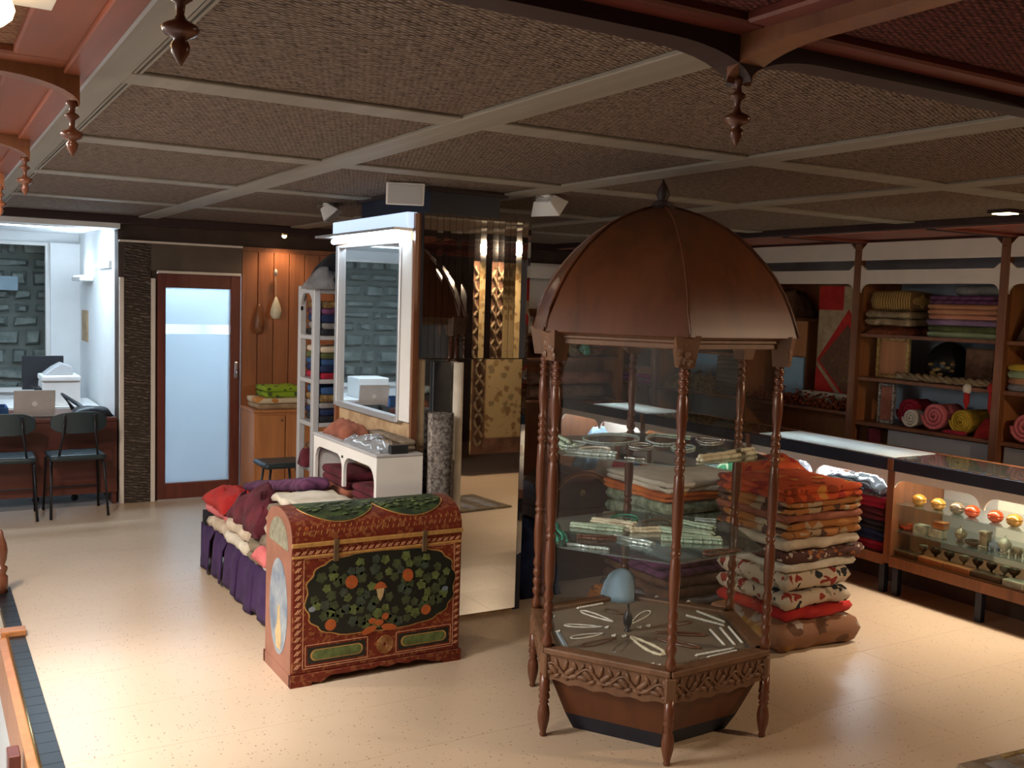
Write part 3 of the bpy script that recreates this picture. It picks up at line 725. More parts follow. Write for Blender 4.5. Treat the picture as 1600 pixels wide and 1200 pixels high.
# turned legs and posts
leg = [(0.020, 0.262), (0.021, 0.20), (0.024, 0.19), (0.017, 0.182), (0.022, 0.172), (0.023, 0.16), (0.015, 0.15), (0.021, 0.142), (0.015, 0.134), (0.021, 0.122), (0.025, 0.095), (0.024, 0.065), (0.016, 0.03), (0.012, 0.015), (0.015, 0.008), (0.012, 0.0)]
post = [(0.020, 0.372)]
z = 0.372
def beads(z0, z1, n):
    out = []
    for k in range(n):
        a = z0+(z1-z0)*k/n; h = (z1-z0)/n
        out += [(0.013, a), (0.019, a+h*0.3), (0.021, a+h*0.55), (0.019, a+h*0.8)]
    return out
post += [(0.022, 0.40), (0.014, 0.42)]+beads(0.43, 0.60, 4)+[(0.014, 0.61), (0.020, 0.65), (0.022, 0.72), (0.019, 0.80)]+beads(0.81, 0.86, 2)+[(0.016, 0.87), (0.021, 0.93), (0.022, 1.02), (0.019, 1.12)]+beads(1.13, 1.26, 4)+[(0.014, 1.265), (0.022, 1.34), (0.020, 1.42)]+beads(1.43, 1.55, 4)+[(0.020, 1.555), (0.022, 1.60)]
for i in range(6):
    p = hv(i, KR-0.006, 0)
    MB().lathe(leg, 12, p).build('leg', 'post_wood', ki, smooth=True)
    MB().lathe(post, 12, hv(i, KR-0.012, 0)).build('post', 'post_wood', ki, smooth=True)
    m = MB(); ang = R_(KA-60*i)
    m.M = Matrix.Translation(hv(i, KR-0.005, 1.565)) @ Matrix.Rotation(ang, 4, 'Z')
    m.frustum([(-0.03, -0.03, -0.035), (0.03, -0.03, -0.035), (0.03, 0.03, -0.035), (-0.03, 0.03, -0.035)], [(-0.04, -0.048, 0.085), (0.045, -0.048, 0.085), (0.045, 0.048, 0.085), (-0.04, 0.048, 0.085)])
    for k in range(8): m.ball((0.034, random.uniform(-0.035, 0.035), random.uniform(-0.02, 0.07)), 0.009, 0.014, 0.016, 6, 4)
    m.build('capital', 'kiosk_carve', ki)
    # carved corner block of the apron
    m = MB(); m.M = Matrix.Translation(hv(i, KR+0.002, 0.29)) @ Matrix.Rotation(ang, 4, 'Z')
    m.box(-0.025, 0.008, -0.022, 0.022, -0.045, 0.055); m.build('corner_block', 'kiosk_carve', ki, bevel=0.006)
# glass shelves
for zz in (0.775, 1.15):
    MB().frustum(hexring(0.495, zz), hexring(0.495, zz+0.006)).build('glass_shelf', 'glass_shelf', ki)
# dome
prof = [(0.585, 1.645), (0.58, 1.66), (0.556, 1.735), (0.523, 1.81), (0.482, 1.878), (0.436, 1.937), (0.388, 1.988), (0.335, 2.035), (0.28, 2.075), (0.22, 2.108), (0.16, 2.133), (0.10, 2.153), (0.05, 2.165), (0.0, 2.17)]
for i in range(6):
    m = MB(); vs = []; fs = []
    for (r, zz) in prof[:-1]:
        vs += [hv(i, r, zz), hv(i+1, r, zz)]
    for (r, zz) in prof[:-1]:
        vs += [hv(i, max(0.0, r-0.012), zz-0.006), hv(i+1, max(0.0, r-0.012), zz-0.006)]
    n = len(prof)-1; o = 2*n
    for k in range(n-1):
        fs.append((2*k+1, 2*k, 2*k+2, 2*k+3)); fs.append((o+2*k, o+2*k+1, o+2*k+3, o+2*k+2))
        fs.append((2*k, o+2*k, o+2*k+2, 2*k+2)); fs.append((2*k+1, 2*k+3, o+2*k+3, o+2*k+1))
    fs.append((0, 1, o+1, o)); fs.append((2*n-2, o+2*n-2, o+2*n-1, 2*n-1))
    m.add(vs, fs); m.build('dome_panel', 'kiosk_wood', ki, smooth='auto')
    m = MB(); m.tube([hv(i, r+0.001, zz) for r, zz in prof[:-1]], 0.007, 6); m.build('dome_rib', 'kiosk_wood', ki, smooth=True)
MB().frustum(hexring(0.565, 1.648), hexring(0.565, 1.652)).build('dome_ceiling', 'kiosk_wood', ki)
MB().lathe([(0.065, 2.150), (0.062, 2.165), (0.040, 2.180), (0.046, 2.186), (0.020, 2.196), (0.022, 2.205), (0.030, 2.222), (0.022, 2.245), (0.008, 2.27), (0.002, 2.285)], 8, (KX, KY, 0)).build('finial', 'beam_dark', ki, smooth=True)
# ------------------------------------------------------------------ jewellery
def c6(x, y): return 800+x/3.478, 880+y/3.478      # crop pixels -> photo pixels
def c5(x, y): return 800+x/3.478, 600+y/3.478
def loop_pts(b, t, wd, z, n=26):
    b = Vector((b.x, b.y, z)); t = Vector((t.x, t.y, z)); d = t-b; L = d.length; u = d/L; v = Vector((-u.y, u.x, 0))
    out = []
    for k in range(n):
        a = 2*math.pi*k/n
        s_ = (1-math.cos(a))/2; out.append(b+u*(L*s_)+v*(math.sin(a)*wd*(0.35+0.65*s_)))
    return out
TZ = 0.352
def inside(p, ap):
    """keep a point inside the hexagon with apothem ap"""
    d = Vector((p.x-KX, p.y-KY, 0)); worst = max(d.dot((hv(i, 1, 0)+hv(i+1, 1, 0)-Vector((2*KX, 2*KY, 0))).normalized()) for i in range(6))
    if worst > ap: d *= ap/worst
    return Vector((KX+d.x, KY+d.y, p.z))
def necklace(bp, tp, wd, r, mat, label, beadn=0):
    b = inside(onz(*c6(*bp), TZ), 0.385); t = inside(onz(*c6(*tp), TZ), 0.385); pts = loop_pts(b, t, wd*1.7, TZ+r*0.95)
    m = MB(); m.tube(pts, [r*(1+0.25*math.sin(k*2.1)) for k in range(len(pts))], 6, True)
    for k in range(0, len(pts), 2): m.ball(pts[k], r*1.35, r*1.35, r*1.1, 6, 4)
    return m.build('necklace', mat, smooth=True, label=label, cat='necklace', group='necklaces laid out around the dark stand')
NL = [((545, 320), (375, 262), 0.016, 0.0035, 'pearl', 'white bead necklace loop beside the dark cord loop'),
      ((490, 350), (285, 340), 0.014, 0.003, 'pearl', 'long white necklace loop above a rounder white one'),
      ((495, 385), (320, 410), 0.016, 0.003, 'pearl', 'white necklace loop next to the brown oval loop'),
      ((560, 410), (380, 455), 0.016, 0.0035, 'bead_brown', 'brown oval necklace loop between white and thin grey ones'),
      ((600, 280), (505, 255), 0.02, 0.004, 'darkstone', 'short dark cord necklace loop behind black stand'),
      ((650, 330), (745, 262), 0.016, 0.003, 'pearl', 'slim white necklace loop reaching towards the blue cloth'),
      ((770, 350), (975, 320), 0.016, 0.003, 'bead_brown', 'thin light brown necklace loop, hindmost brown loop'),
      ((770, 380), (1055, 395), 0.014, 0.0045, 'bead_brown', 'long thick brown bead necklace loop pointing to pearl strips'),
      ((770, 410), (1020, 465), 0.016, 0.0045, 'bead_brown', 'thick brown necklace loop closest to the white flat loop'),
      ((650, 410), (820, 505), 0.022, 0.0065, 'ivory_solid', 'wide flat white necklace loop in front of black stand'),
      ((630, 420), (560, 485), 0.014, 0.0018, 'steel', 'very thin silver necklace loop near brown oval loop')]
for a in NL: necklace(*a)
def strip(p, q, wd, mat, label, z=TZ, h=0.006, fn=c6):
    a = inside(onz(*fn(*p), z), 0.385); b = inside(onz(*fn(*q), z), 0.385); d = (b-a); L = d.length; n = max(5, int(L/0.011))
    u = d/L; v = Vector((-u.y, u.x, 0)); m = MB()
    for k in range(n): m.ball(a+u*(L*(k+0.5)/n)+Vector((0, 0, h)), L/n*0.55, L/n*0.55, h, 6, 4)
    m.tube([a+Vector((0, 0, h*0.5)), b+Vector((0, 0, h*0.5))], h*0.5, 5)
    if wd: m.tube([a+v*wd+Vector((0, 0, h*0.5)), b+v*wd+Vector((0, 0, h*0.5))], h*0.55, 5)
    return m.build('pearl_strand', mat, smooth=True, label=label, cat='bead strand', group='bead strands laid along the kiosk edge')
SL = [((310, 235), (455, 200), 0.008, 'pearl', 'short white strand near the blue cloth'),
      ((945, 290), (1150, 345), 0.006, 'pearl', 'pearl strand beside the brown loops, inner of two'),
      ((1010, 265), (1215, 320), 0.006, 'pearl', 'glossy pearl strand by back glass, outer of two'),
      ((1075, 368), (1150, 448), 0.006, 'pearl', 'pearl strand nearest brown loops in group of three'),
      ((1130, 358), (1205, 446), 0.006, 'pearl', 'middle pearl strand in group of three'),
      ((1250, 350), (1315, 445), 0.006, 'pearl', 'pearl strand closest to side glass in group of three'),
      ((1000, 508), (1210, 470), 0.006, 'pearl', 'pearl strand in front of thick brown loop'),
      ((1140, 550), (1345, 510), 0.008, 'pearl', 'double pearl strand along the front glass rim'),
      ((390, 490), (620, 545), 0.010, 'darkstone', 'dark grey double strand near front rim'),
      ((215, 385), (260, 470), 0.012, 'bluegrey', 'short blue grey strand near corner post'),
      ((900, 600), (1070, 560), 0.008, 'darkstone', 'dark strand beside the front post')]
for a in SL: strip(*a)
# stand, ring stands, blue cloth
p = onz(*c6(627, 368), TZ)
MB().lathe([(0.016, 0.0), (0.016, 0.004), (0.008, 0.010), (0.019, 0.035), (0.021, 0.06), (0.014, 0.08), (0.005, 0.095), (0.005, 0.115), (0.008, 0.12)], 12, p).build('jewellery_stand', 'black', smooth=True, label='black vase-shaped jewellery stand in the middle of necklaces', cat='stand')
for (q, t) in (((785, 205), 'tiny white ring stand close to the blue cloth'), ((957, 230), 'tiny white ring stand close to pearl strands')):
    p = onz(*c6(*q), TZ); m = MB(); m.lathe([(0.012, 0), (0.010, 0.006), (0.004, 0.01)], 8, p)
    for s in (-1, 0, 1): m.tube([p+Vector((0, 0, 0.008)), p+Vector((s*0.008, 0, 0.026-abs(s)*0.004))], 0.004)
    m.build('ring_stand', 'pearl', smooth=True, label=t, cat='stand')
for k, (q, mt) in enumerate((((195, 290), 'glass_bead'), ((222, 375), 'pearl'), ((765, 582), 'pearl'), ((815, 612), 'pearl'), ((690, 352), 'pearl'), ((740, 345), 'pearl'), ((610, 400), 'pearl'), ((552, 397), 'pearl'), ((515, 352), 'pearl'))):
    p = inside(onz(*c6(*q), TZ), 0.38); m = MB(); m.tube([p+Vector((0.008*math.cos(a), 0.008*math.sin(a), 0.003)) for a in [i*math.pi/5 for i in range(10)]], 0.003, 5, True); m.ball(p+Vector((0.008, 0, 0.006)), 0.004)
    m.build('ring', mt, smooth=True, label='tiny pale ring lying on the kiosk display base', cat='ring', group='tiny rings on the kiosk base')
p0 = onz(*c6(500, 208), TZ); p1 = onz(*c6(690, 208), TZ); cc = (p0+p1)/2+Vector((0.02, 0.05, 0))
m = MB(); n = 18; rings = []
vs = []; fs = []
HP = [(0.082, 0.0), (0.080, 0.03), (0.074, 0.07), (0.062, 0.105), (0.04, 0.13), (0.014, 0.142)]
for k, (r, z) in enumerate(HP):
    for i in range(n):
        a = 2*math.pi*i/n; q = 1+0.10*math.sin(3*a+k*0.6)*(1 if k < 4 else 0.4)
        vs.append((cc.x+r*q*math.cos(a)+z*0.12, cc.y+r*q*math.sin(a), TZ+z))
for k in range(len(HP)-1):
    for i in range(n): fs.append((k*n+i, k*n+(i+1) % n, (k+1)*n+(i+1) % n, (k+1)*n+i))
fs.append(tuple(range((len(HP)-1)*n, len(HP)*n))); fs.append(tuple(range(n))[::-1])
m.add(vs, fs); m.build('cloth_cover', 'lightblue', smooth=True, label='light blue draped cloth cone behind the necklaces', cat='cloth')
# middle shelf
S1 = 0.781
def loose_loop(fn, cx, cy, rx, ry, z, r, mat, label, bead=True, name='necklace', cat='necklace'):
    c = onz(*fn(cx, cy), z); ex = onz(*fn(cx+rx, cy), z)-c; ey = onz(*fn(cx, cy-ry), z)-c
    n = 34; pts = [inside(c+ex*math.cos(2*math.pi*k/n)+ey*math.sin(2*math.pi*k/n)+Vector((0, 0, r)), 0.41) for k in range(n)]
    m = MB()
    if bead:
        for q in pts: m.ball(q, r*1.25, r*1.25, r, 6, 4)
    m.tube(pts, r*0.8, 6, True)
    return m.build(name, mat, smooth=True, label=label, cat=cat)
def strands(fn, p, q, n, spread, z, r, mat, label):
    a = inside(onz(*fn(*p), z), 0.39); b = inside(onz(*fn(*q), z), 0.39); d = b-a; u = d.normalized(); v = Vector((-u.y, u.x, 0)); m = MB()
    for k in range(n):
        s = (k-(n-1)/2)*spread; lift = r*(1+1.4*(k % 2))
        pts = [a+d*t+v*(s*(0.6+0.8*t)+0.004*math.sin(9*t+k))+Vector((0, 0, lift)) for t in [i/12 for i in range(13)]]
        m.tube(pts, [r*(1+0.3*math.sin(i*3+k)) for i in range(13)], 6)
        for w_ in pts[::2]: m.ball(w_, r*1.4, r*1.4, r, 6, 4)
    return m.build('bead_bundle', mat, smooth=True, label=label, cat='bead bundle')
strands(c5, (440, 748), (660, 778), 4, 0.014, S1, 0.006, 'ivory_solid', 'white twisted bead bundle beside the green ring on middle shelf')
strands(c5, (325, 775), (600, 800), 4, 0.014, S1, 0.006, 'bead_pale', 'mottled green bead bundle on the middle glass shelf')
strands(c5, (650, 808), (800, 805), 2, 0.014, S1, 0.007, 'ivory_solid', 'short cream bead bundle at centre of middle shelf')
strands(c5, (800, 800), (1080, 835), 5, 0.016, S1, 0.007, 'bead_pale', 'pale jade strands lying behind the front post, middle shelf')
strands(c5, (820, 850), (1130, 865), 4, 0.016, S1, 0.007, 'bead_pale', 'pale jade strands nearest to the brown bracelet')
loose_loop(c5, 612, 735, 70, 18, S1, 0.006, 'bead_green', 'dark green bangle on the middle glass shelf', False, 'bangle', 'bangle')
loose_loop(c5, 790, 758, 80, 16, S1, 0.005, 'darkstone', 'dark wire necklace ring behind pale jade strands')
loose_loop(c5, 1160, 925, 118, 16, S1, 0.006, 'bead_brown', 'brown bead bracelet at the front edge of middle shelf')
strands(c5, (205, 770), (260, 860), 3, 0.016, S1, 0.005, 'bead_green', 'green crystal bead cluster beside left posts, middle shelf')
strands(c5, (290, 880), (520, 905), 1, 0.01, S1, 0.006, 'glass_bead', 'row of clear crystal beads along middle shelf edge')
strands(c5, (1000, 745), (1180, 740), 2, 0.016, S1, 0.005, 'glass_bead', 'clear beads at the rear right of middle shelf')
S2 = 1.156
strands(c5, (1030, 425), (1370, 385), 3, 0.012, S2, 0.009, 'ivory_solid', 'ivory coloured carved strand on the upper glass shelf')
loose_loop(c5, 540, 298, 150, 26, S2, 0.004, 'glass_bead', 'large loop of glass beads on the upper shelf')
loose_loop(c5, 520, 305, 110, 16, S2, 0.004, 'darkstone', 'dark bead loop inside the glass bead loop')
loose_loop(c5, 830, 300, 100, 30, S2, 0.005, 'glass_bead', 'crystal bead loop behind the front post, upper shelf')
loose_loop(c5, 1080, 305, 70, 20, S2, 0.005, 'silver', 'silver bead loop behind ivory strand on upper shelf')
strands(c5, (225, 300), (310, 340), 3, 0.02, S2, 0.008, 'bead_pale', 'lump of pale beads beside left posts, upper shelf')
strands(c5, (250, 380), (560, 395), 2, 0.02, S2, 0.006, 'glass_bead', 'row of sparkling crystal beads along upper shelf')
strands(c5, (610, 412), (720, 415), 1, 0.02, S2, 0.006, 'silver', 'short silver strand near upper shelf edge')

rk5 = random.Random(8)
for k, (cx, cy, rx, ry, mt, n) in enumerate(((330, 330, 70, 14, 'glass_bead', 'small crystal loop beside the pale bead lump'), (700, 340, 60, 14, 'silver', 'small silver loop at the middle of upper shelf'), (930, 350, 60, 14, 'glass_bead', 'small crystal loop just behind the ivory strand'), (450, 360, 80, 12, 'pearl', 'white pearl loop close to crystal rows'), (960, 270, 80, 12, 'bead_pale', 'pale jade loop at the back of upper shelf'))):
    loose_loop(c5, cx, cy, rx, ry, S2, 0.005, mt, n+' of kiosk')
for k, (p, q, mt, n) in enumerate((((360, 840), (560, 850), 'bead_brown', 'brown bead bundle near the middle shelf edge'), ((560, 840), (760, 880), 'glass_bead', 'grey crystal bundle at the centre front of middle shelf'), ((930, 760), (1090, 790), 'bead_pale', 'pale jade bundle at the back of middle shelf'))):
    strands(c5, p, q, 3, 0.014, S1, 0.006, mt, n)
# ------------------------------------------------------------------ painted chest
CX0, CX1, CY0, CY1 = 1.413, 2.255, 4.235, 4.62
chest_red = fabric('chest_red_paint', (0.15, 0.022, 0.009), (0.12, 0.017, 0.008), 75, 'multi', 0.15, 0.45, (0.22, 0.07, 0.025))
chest_side = fabric('chest_pink_paint', (0.30, 0.13, 0.085), (0.24, 0.10, 0.062), 6, 'noise', 0.1, 0.5)
paint_dark = plain('chest_dark_paint', (0.006, 0.009, 0.006), 0.4, 0, 0.5, 0.3)
gold_line = plain('gold_paint', (0.45, 0.24, 0.07), 0.45, 0.2, 0.5, 0.2, 40)
pale_line = plain('pale_paint', (0.55, 0.27, 0.15), 0.5, 0, 0.5, 0.2, 40)
leaf1 = plain('leaf_green_paint', (0.095, 0.125, 0.038), 0.5, 0, 0.4, 0.4, 30)
leaf2 = plain('leaf_dull_green_paint', (0.045, 0.06, 0.025), 0.5, 0, 0.4, 0.4, 30)
leaf3 = plain('leaf_bluegreen_paint', (0.04, 0.055, 0.04), 0.5, 0, 0.4, 0.4, 30)
fruit = plain('orange_paint', (0.36, 0.085, 0.02), 0.5, 0, 0.4, 0.2, 30)
creamp = plain('cream_paint', (0.5, 0.36, 0.18), 0.5, 0, 0.4, 0.2, 30)
bluep = fabric('blue_white_scene_paint', (0.30, 0.33, 0.35), (0.13, 0.17, 0.23), 7, 'noise', 0.1, 0.5)
greyp = fabric('grey_green_paint', (0.28, 0.27, 0.19), (0.18, 0.17, 0.12), 28, 'noise', 0.2, 0.6)
ch = thing('painted_chest', ((CX0+CX1)/2, (CY0+CY1)/2, 0), 'red painted wooden chest with domed lid and dark oval of leaves', 'chest')
cw = CX1-CX0; cd = CY1-CY0; SEAM = 0.615; BT = 0.055
body = MB(); body.box(CX0, CX1, CY0, CY1, BT, SEAM); body.build('body', chest_red, ch, bevel=0.004)
# bracket foot with scalloped edge
pl = [(CX0-0.008, 0.0), (CX0-0.008, BT), (CX1+0.008, BT), (CX1+0.008, 0.0), (CX1-0.09, 0.0)]
for k in range(15):
    t = k/14; pl.append((CX1-0.09-(cw-0.18)*t, 0.012+0.022*(1 if 0.12 < t < 0.88 else t if t <= 0.12 else 0)+0.006*math.sin(t*40)))
pl.append((CX0+0.09, 0.0))
MB().prism(pl, 'y', CY0-0.012, CY0+0.012).build('foot', chest_red, ch)
MB().prism(pl, 'y', CY1-0.012, CY1+0.012).build('foot', chest_red, ch)
for xx in (CX0-0.008, CX1-0.012):
    MB().box(xx, xx+0.02, CY0, CY1, 0.0, BT).build('foot', chest_side, ch)
# lid: arched section
def lid_poly(off=0.0):
    pts = []
    for k in range(19):
        a = math.pi*k/18
        pts.append(((CY0+CY1)/2-(cd/2+off)*math.cos(a), SEAM+0.035+(0.135+off)*math.sin(a)**0.75 if 0 < k < 18 else SEAM+0.035))
    return [(CY0-off, SEAM)]+pts+[(CY1+off, SEAM)]
lp = lid_poly()
lid = MB().prism(lp[::-1], 'x', CX0, CX1).build('lid', chest_red, ch)
m = MB(); m.box(CX0-0.006, CX1+0.006, CY0-0.010, CY0+0.004, SEAM+0.020, SEAM+0.040); m.box(CX0-0.004, CX1+0.004, CY0-0.006, CY0+0.004, SEAM-0.030, SEAM-0.018)
m.build('gold_batten', gold_line, ch, bevel=0.003)
# end panels
for xx, s in ((CX0, -1), (CX1, 1)):
    m = MB(); pp = [((CY0+CY1)/2+(y-(CY0+CY1)/2)*0.985, z) for y, z in lp]
    m.prism(pp if s > 0 else pp[::-1], 'x', xx+s*0.001, xx+s*0.004); m.box(min(xx+s*0.001, xx+s*0.004), max(xx+s*0.001, xx+s*0.004), CY0+0.006, CY1-0.004, BT, SEAM)
    e = m.build('end_panel', chest_side, ch)
    m = MB(); ovp = []
    for k in range(24):
        a = 2*math.pi*k/24; ovp.append(((CY0+CY1)/2-0.01+0.145*math.cos(a)*(0.9), 0.325+0.225*math.sin(a)))
    m.prism(ovp, 'x', xx+s*0.004, xx+s*0.006); m.build('painted_oval', bluep, e)
    m = MB(); hp = [((CY0+CY1)/2-0.14, SEAM-0.005)]+[((CY0+CY1)/2-0.14*math.cos(math.pi*k/12), SEAM+0.0+0.125*math.sin(math.pi*k/12)) for k in range(13)]
    m.prism(hp, 'x', xx+s*0.004, xx+s*0.006); m.build('painted_lunette', greyp, e)
    m = MB(); c = (CY0+CY1)/2-0.02
    m.prism([(c-0.03, 0.13), (c+0.03, 0.13), (c+0.045, 0.2), (c+0.018, 0.26), (c+0.012, 0.33), (c-0.012, 0.34), (c-0.02, 0.27), (c-0.04, 0.2)], 'x', xx+s*0.006, xx+s*0.0072)
    m.build('painted_bird', creamp, e)
# front: dark scalloped oval, leaves, fruit, frames
fx0, fx1, fz0, fz1 = CX0+0.055, CX1-0.035, 0.205, SEAM-0.035
ccx, ccz = (fx0+fx1)/2+0.005, (fz0+fz1)/2+0.003
def oval(a, grow=0.0):
    rx = (fx1-fx0)/2-0.005+grow; rz = (fz1-fz0)/2+grow
    e = 0.55
    c, s = math.cos(a), math.sin(a)
    w_ = 1+0.022*math.sin(16*a)
    return ccx+rx*w_*abs(c)**e*(1 if c > 0 else -1), ccz+rz*min(1.0, w_)*abs(s)**0.8*(1 if s > 0 else -1)
FY = CY0
m = MB(); m.prism([oval(2*math.pi*k/72, 0.006) for k in range(72)], 'y', FY-0.0015, FY+0.001)
m.build('oval_border', gold_line, ch)
m = MB(); m.prism([oval(2*math.pi*k/72) for k in range(72)], 'y', FY-0.0030, FY+0.001)
ov = m.build('painted_oval', paint_dark, ch)
def leafpoly(x, z, r, ro):
    pts = []
    for k in range(14):
        a = 2*math.pi*k/14; q = r*(0.84+0.16*math.cos(5*a)) ; pts.append((x+q*math.cos(a+ro), z+q*math.sin(a+ro)))
    return pts
rnd = random.Random(5)
m = MB(); used = []
tries = 0
while len(used) < 80 and tries < 6000:
    tries += 1
    x = rnd.uniform(fx0, fx1); z = rnd.uniform(fz0, fz1)
    if ((x-ccx)/((fx1-fx0)/2-0.035))**4+((z-ccz)/((fz1-fz0)/2-0.03))**2 > 1: continue
    if any((x-a)**2+(z-b)**2 < 0.031**2 for a, b in used): continue
    used.append((x, z)); m.mi = rnd.choice([0, 0, 1, 1, 2])
    m.prism(leafpoly(x, z, rnd.uniform(0.022, 0.031), rnd.uniform(0, 6)), 'y', FY-0.0038, FY-0.0028)
m.build('painted_leaves', [leaf1, leaf2, leaf3], ov)
def disc(m, x, z, rx, rz, ro=0.0, y=0.0):
    pts = []
    for k in range(16):
        a = 2*math.pi*k/16; u, v = rx*math.cos(a), rz*math.sin(a)
        pts.append((x+u*math.cos(ro)-v*math.sin(ro), z+u*math.sin(ro)+v*math.cos(ro)))
    m.prism(pts, 'y', FY-0.0048-y, FY-0.0036)
for (px_, py_2, rx, rz) in ((549, 909, 0.030, 0.032), (637, 898, 0.027, 0.032), (516, 976, 0.027, 0.027), (665, 952, 0.026, 0.024), (479, 826, 0.01, 0.008)):
    p = ony(px_, py_2, FY); m = MB(); disc(m, p.x, p.z, rx, rz, 0.4); m.build('painted_fruit', fruit, ov)
for dx, dz, rx, rz, ro in ((-0.05, -0.03, 0.04, 0.016, 0.3), (0.05, -0.028, 0.04, 0.016, -0.2), (0.0, 0.0, 0.022, 0.014, 0), (0.03, 0.025, 0.018, 0.016, 0.5), (-0.035, 0.012, 0.018, 0.014, 0)):
    p = ony(592, 972, FY); m = MB(); disc(m, p.x+dx, p.z+dz, rx, rz, ro); m.build('painted_petal', fruit, ov)
p = ony(594, 919, FY); m = MB(); m.prism([(p.x-0.034, p.z), (p.x+0.034, p.z), (p.x+0.02, p.z+0.024), (p.x, p.z+0.033), (p.x-0.02, p.z+0.024)], 'y', FY-0.005, FY-0.0036)
m.mi = 1; m.prism([(p.x-0.02, p.z), (p.x-0.012, p.z-0.04), (p.x, p.z-0.06), (p.x+0.012, p.z-0.04), (p.x+0.02, p.z)], 'y', FY-0.0049, FY-0.0036)
m.build('painted_mushroom', [fruit, creamp], ov)
for (a, b) in ((487, 952), (695, 919)):
    p = ony(a, b, FY); m = MB(); disc(m, p.x, p.z, 0.016, 0.012); m.build('painted_flower', bluep, ov)
# twisted border dashes
m = MB()
def dash(x, z, l=0.026, ro=0.9):
    m.prism([(x-l/2*math.cos(ro)-0.003, z-l/2*math.sin(ro)), (x-l/2*math.cos(ro)+0.003, z-l/2*math.sin(ro)), (x+l/2*math.cos(ro)+0.003, z+l/2*math.sin(ro)), (x+l/2*math.cos(ro)-0.003, z+l/2*math.sin(ro))], 'y', FY-0.0016, FY+0.001)
n = 26
for k in range(n):
    x = CX0+0.02+(cw-0.04)*k/(n-1)
    for o in (-0.005, 0.005): dash(x+o, SEAM-0.006, 0.02)
m.build('twist_border', pale_line, ch)
for xb_, lb_ in ((CX0+0.026, 0.026), (CX1-0.018, 0.018)):
    m = MB()
    for k in range(16):
        z = 0.09+(SEAM-0.14)*k/15
        for o in (-0.005, 0.005): dash(xb_+o, z, lb_)
    m.build('twist_border', pale_line, ch)
m = MB()
def frame(x0, x1, z0, z1, t=0.003, y=0.0012):
    for (a, b, c, d) in ((x0, x1, z0, z0+t), (x0, x1, z1-t, z1), (x0, x0+t, z0, z1), (x1-t, x1, z0, z1)): m.box(a, b, FY-y, FY+0.001, c, d)
frame(CX0+0.05, CX1-0.034, 0.075, SEAM-0.032); frame(CX0+0.062, CX0+0.365, 0.085, 0.185); frame(CX1-0.335, CX1-0.045, 0.085, 0.185)
m.build('line_border', pale_line, ch)
for (x0, x1) in ((CX0+0.075, CX0+0.352), (CX1-0.322, CX1-0.058)):
    dm = MB().box(x0, x1, FY-0.002, FY+0.001, 0.098, 0.172).build('drawer_panel', paint_dark, ch)
    m = MB(); xc = (x0+x1)/2; hw = (x1-x0)/2-0.02
    def cap(g): return [(xc+(hw+g-0.022)*(1 if k < 9 or k > 26 else -1)+(0.022+g)*math.cos(2*math.pi*k/36), 0.135+(0.022+g)*math.sin(2*math.pi*k/36)) for k in range(36)]
    m.prism(cap(0.004), 'y', FY-0.0028, FY-0.001); m.mi = 1; m.prism(cap(0.0), 'y', FY-0.0036, FY-0.001)
    m.build('cartouche', [gold_line, leaf1], dm)
m = MB()
for k in range(5):
    r = 0.012+0.007*k; pts = [((CX0+CX1)/2+0.03+r*math.cos(a), FY-0.001, 0.135+r*1.05*math.sin(a)) for a in [i*math.pi/8 for i in range(16)]]
    m.tube(pts, 0.0012, 4, True)
m.build('rosette', gold_line, ch)
# lid painting: leafy ground with red scallops
def lid_pt(x, t, off):
    a = math.pi*t; y = (CY0+CY1)/2-(cd/2+off)*math.cos(a); z = SEAM+0.035+(0.135+off)*max(0.0, math.sin(a))**0.75; return (x, y, z)
def lid_patch(mb, x0, x1, f0, f1, off, nx=26, nt=9):
    vs = []; fs = []
    for i in range(nx+1):
        u = i/nx; x = x0+(x1-x0)*u
        for j in range(nt+1):
            t = f0(u)+(f1(u)-f0(u))*j/nt; vs.append(lid_pt(x, t, off))
    for i in range(nx):
        for j in range(nt): a = i*(nt+1)+j; fs.append((a, a+nt+1, a+nt+2, a+1))
    mb.add(vs, fs)
m = MB(); lid_patch(m, CX0+0.065, CX1-0.055, lambda u: 0.40-0.22*abs(math.sin(u*2*math.pi))**0.6, lambda u: 0.72, 0.0015)
gl = m.build('painted_foliage', fabric('lid_foliage_paint', (0.05, 0.085, 0.02), (0.012, 0.022, 0.008), 26, 'noise', 0.6, 0.5), lid)
m = MB(); rn = random.Random(3)
for k in range(95):
    u = rn.random(); t = 0.40-0.19*abs(math.sin(u*2*math.pi))**0.6*rn.random()+rn.uniform(0.01, 0.12)
    p = Vector(lid_pt(CX0+0.075+(cw-0.14)*u, t, 0.003)); m.mi = rn.choice([0, 1]); m.ball(p, 0.016, 0.014, 0.003, 6, 3)
m.build('painted_leaves', [leaf1, leaf2], lid)
m = MB()
pts = [lid_pt(CX0+0.06+(cw-0.11)*u, 0.40-0.23*abs(math.sin(u*2*math.pi))**0.6, 0.002) for u in [k/60 for k in range(61)]]
m.tube(pts, 0.003, 5)
for k in range(30):
    x = CX0+0.03+(cw-0.06)*k/29
    m.tube([lid_pt(x-0.008, 0.06, 0.0), lid_pt(x+0.010, 0.15, 0.0)], 0.0022, 4); 
m.build('gold_scallops', gold_line, lid)
for xx in (CX0+0.20, CX1-0.20):
    MB().box(xx-0.012, xx+0.012, FY-0.013, FY, SEAM-0.055, SEAM+0.045).build('hasp', 'darkstone', ch, bevel=0.002)
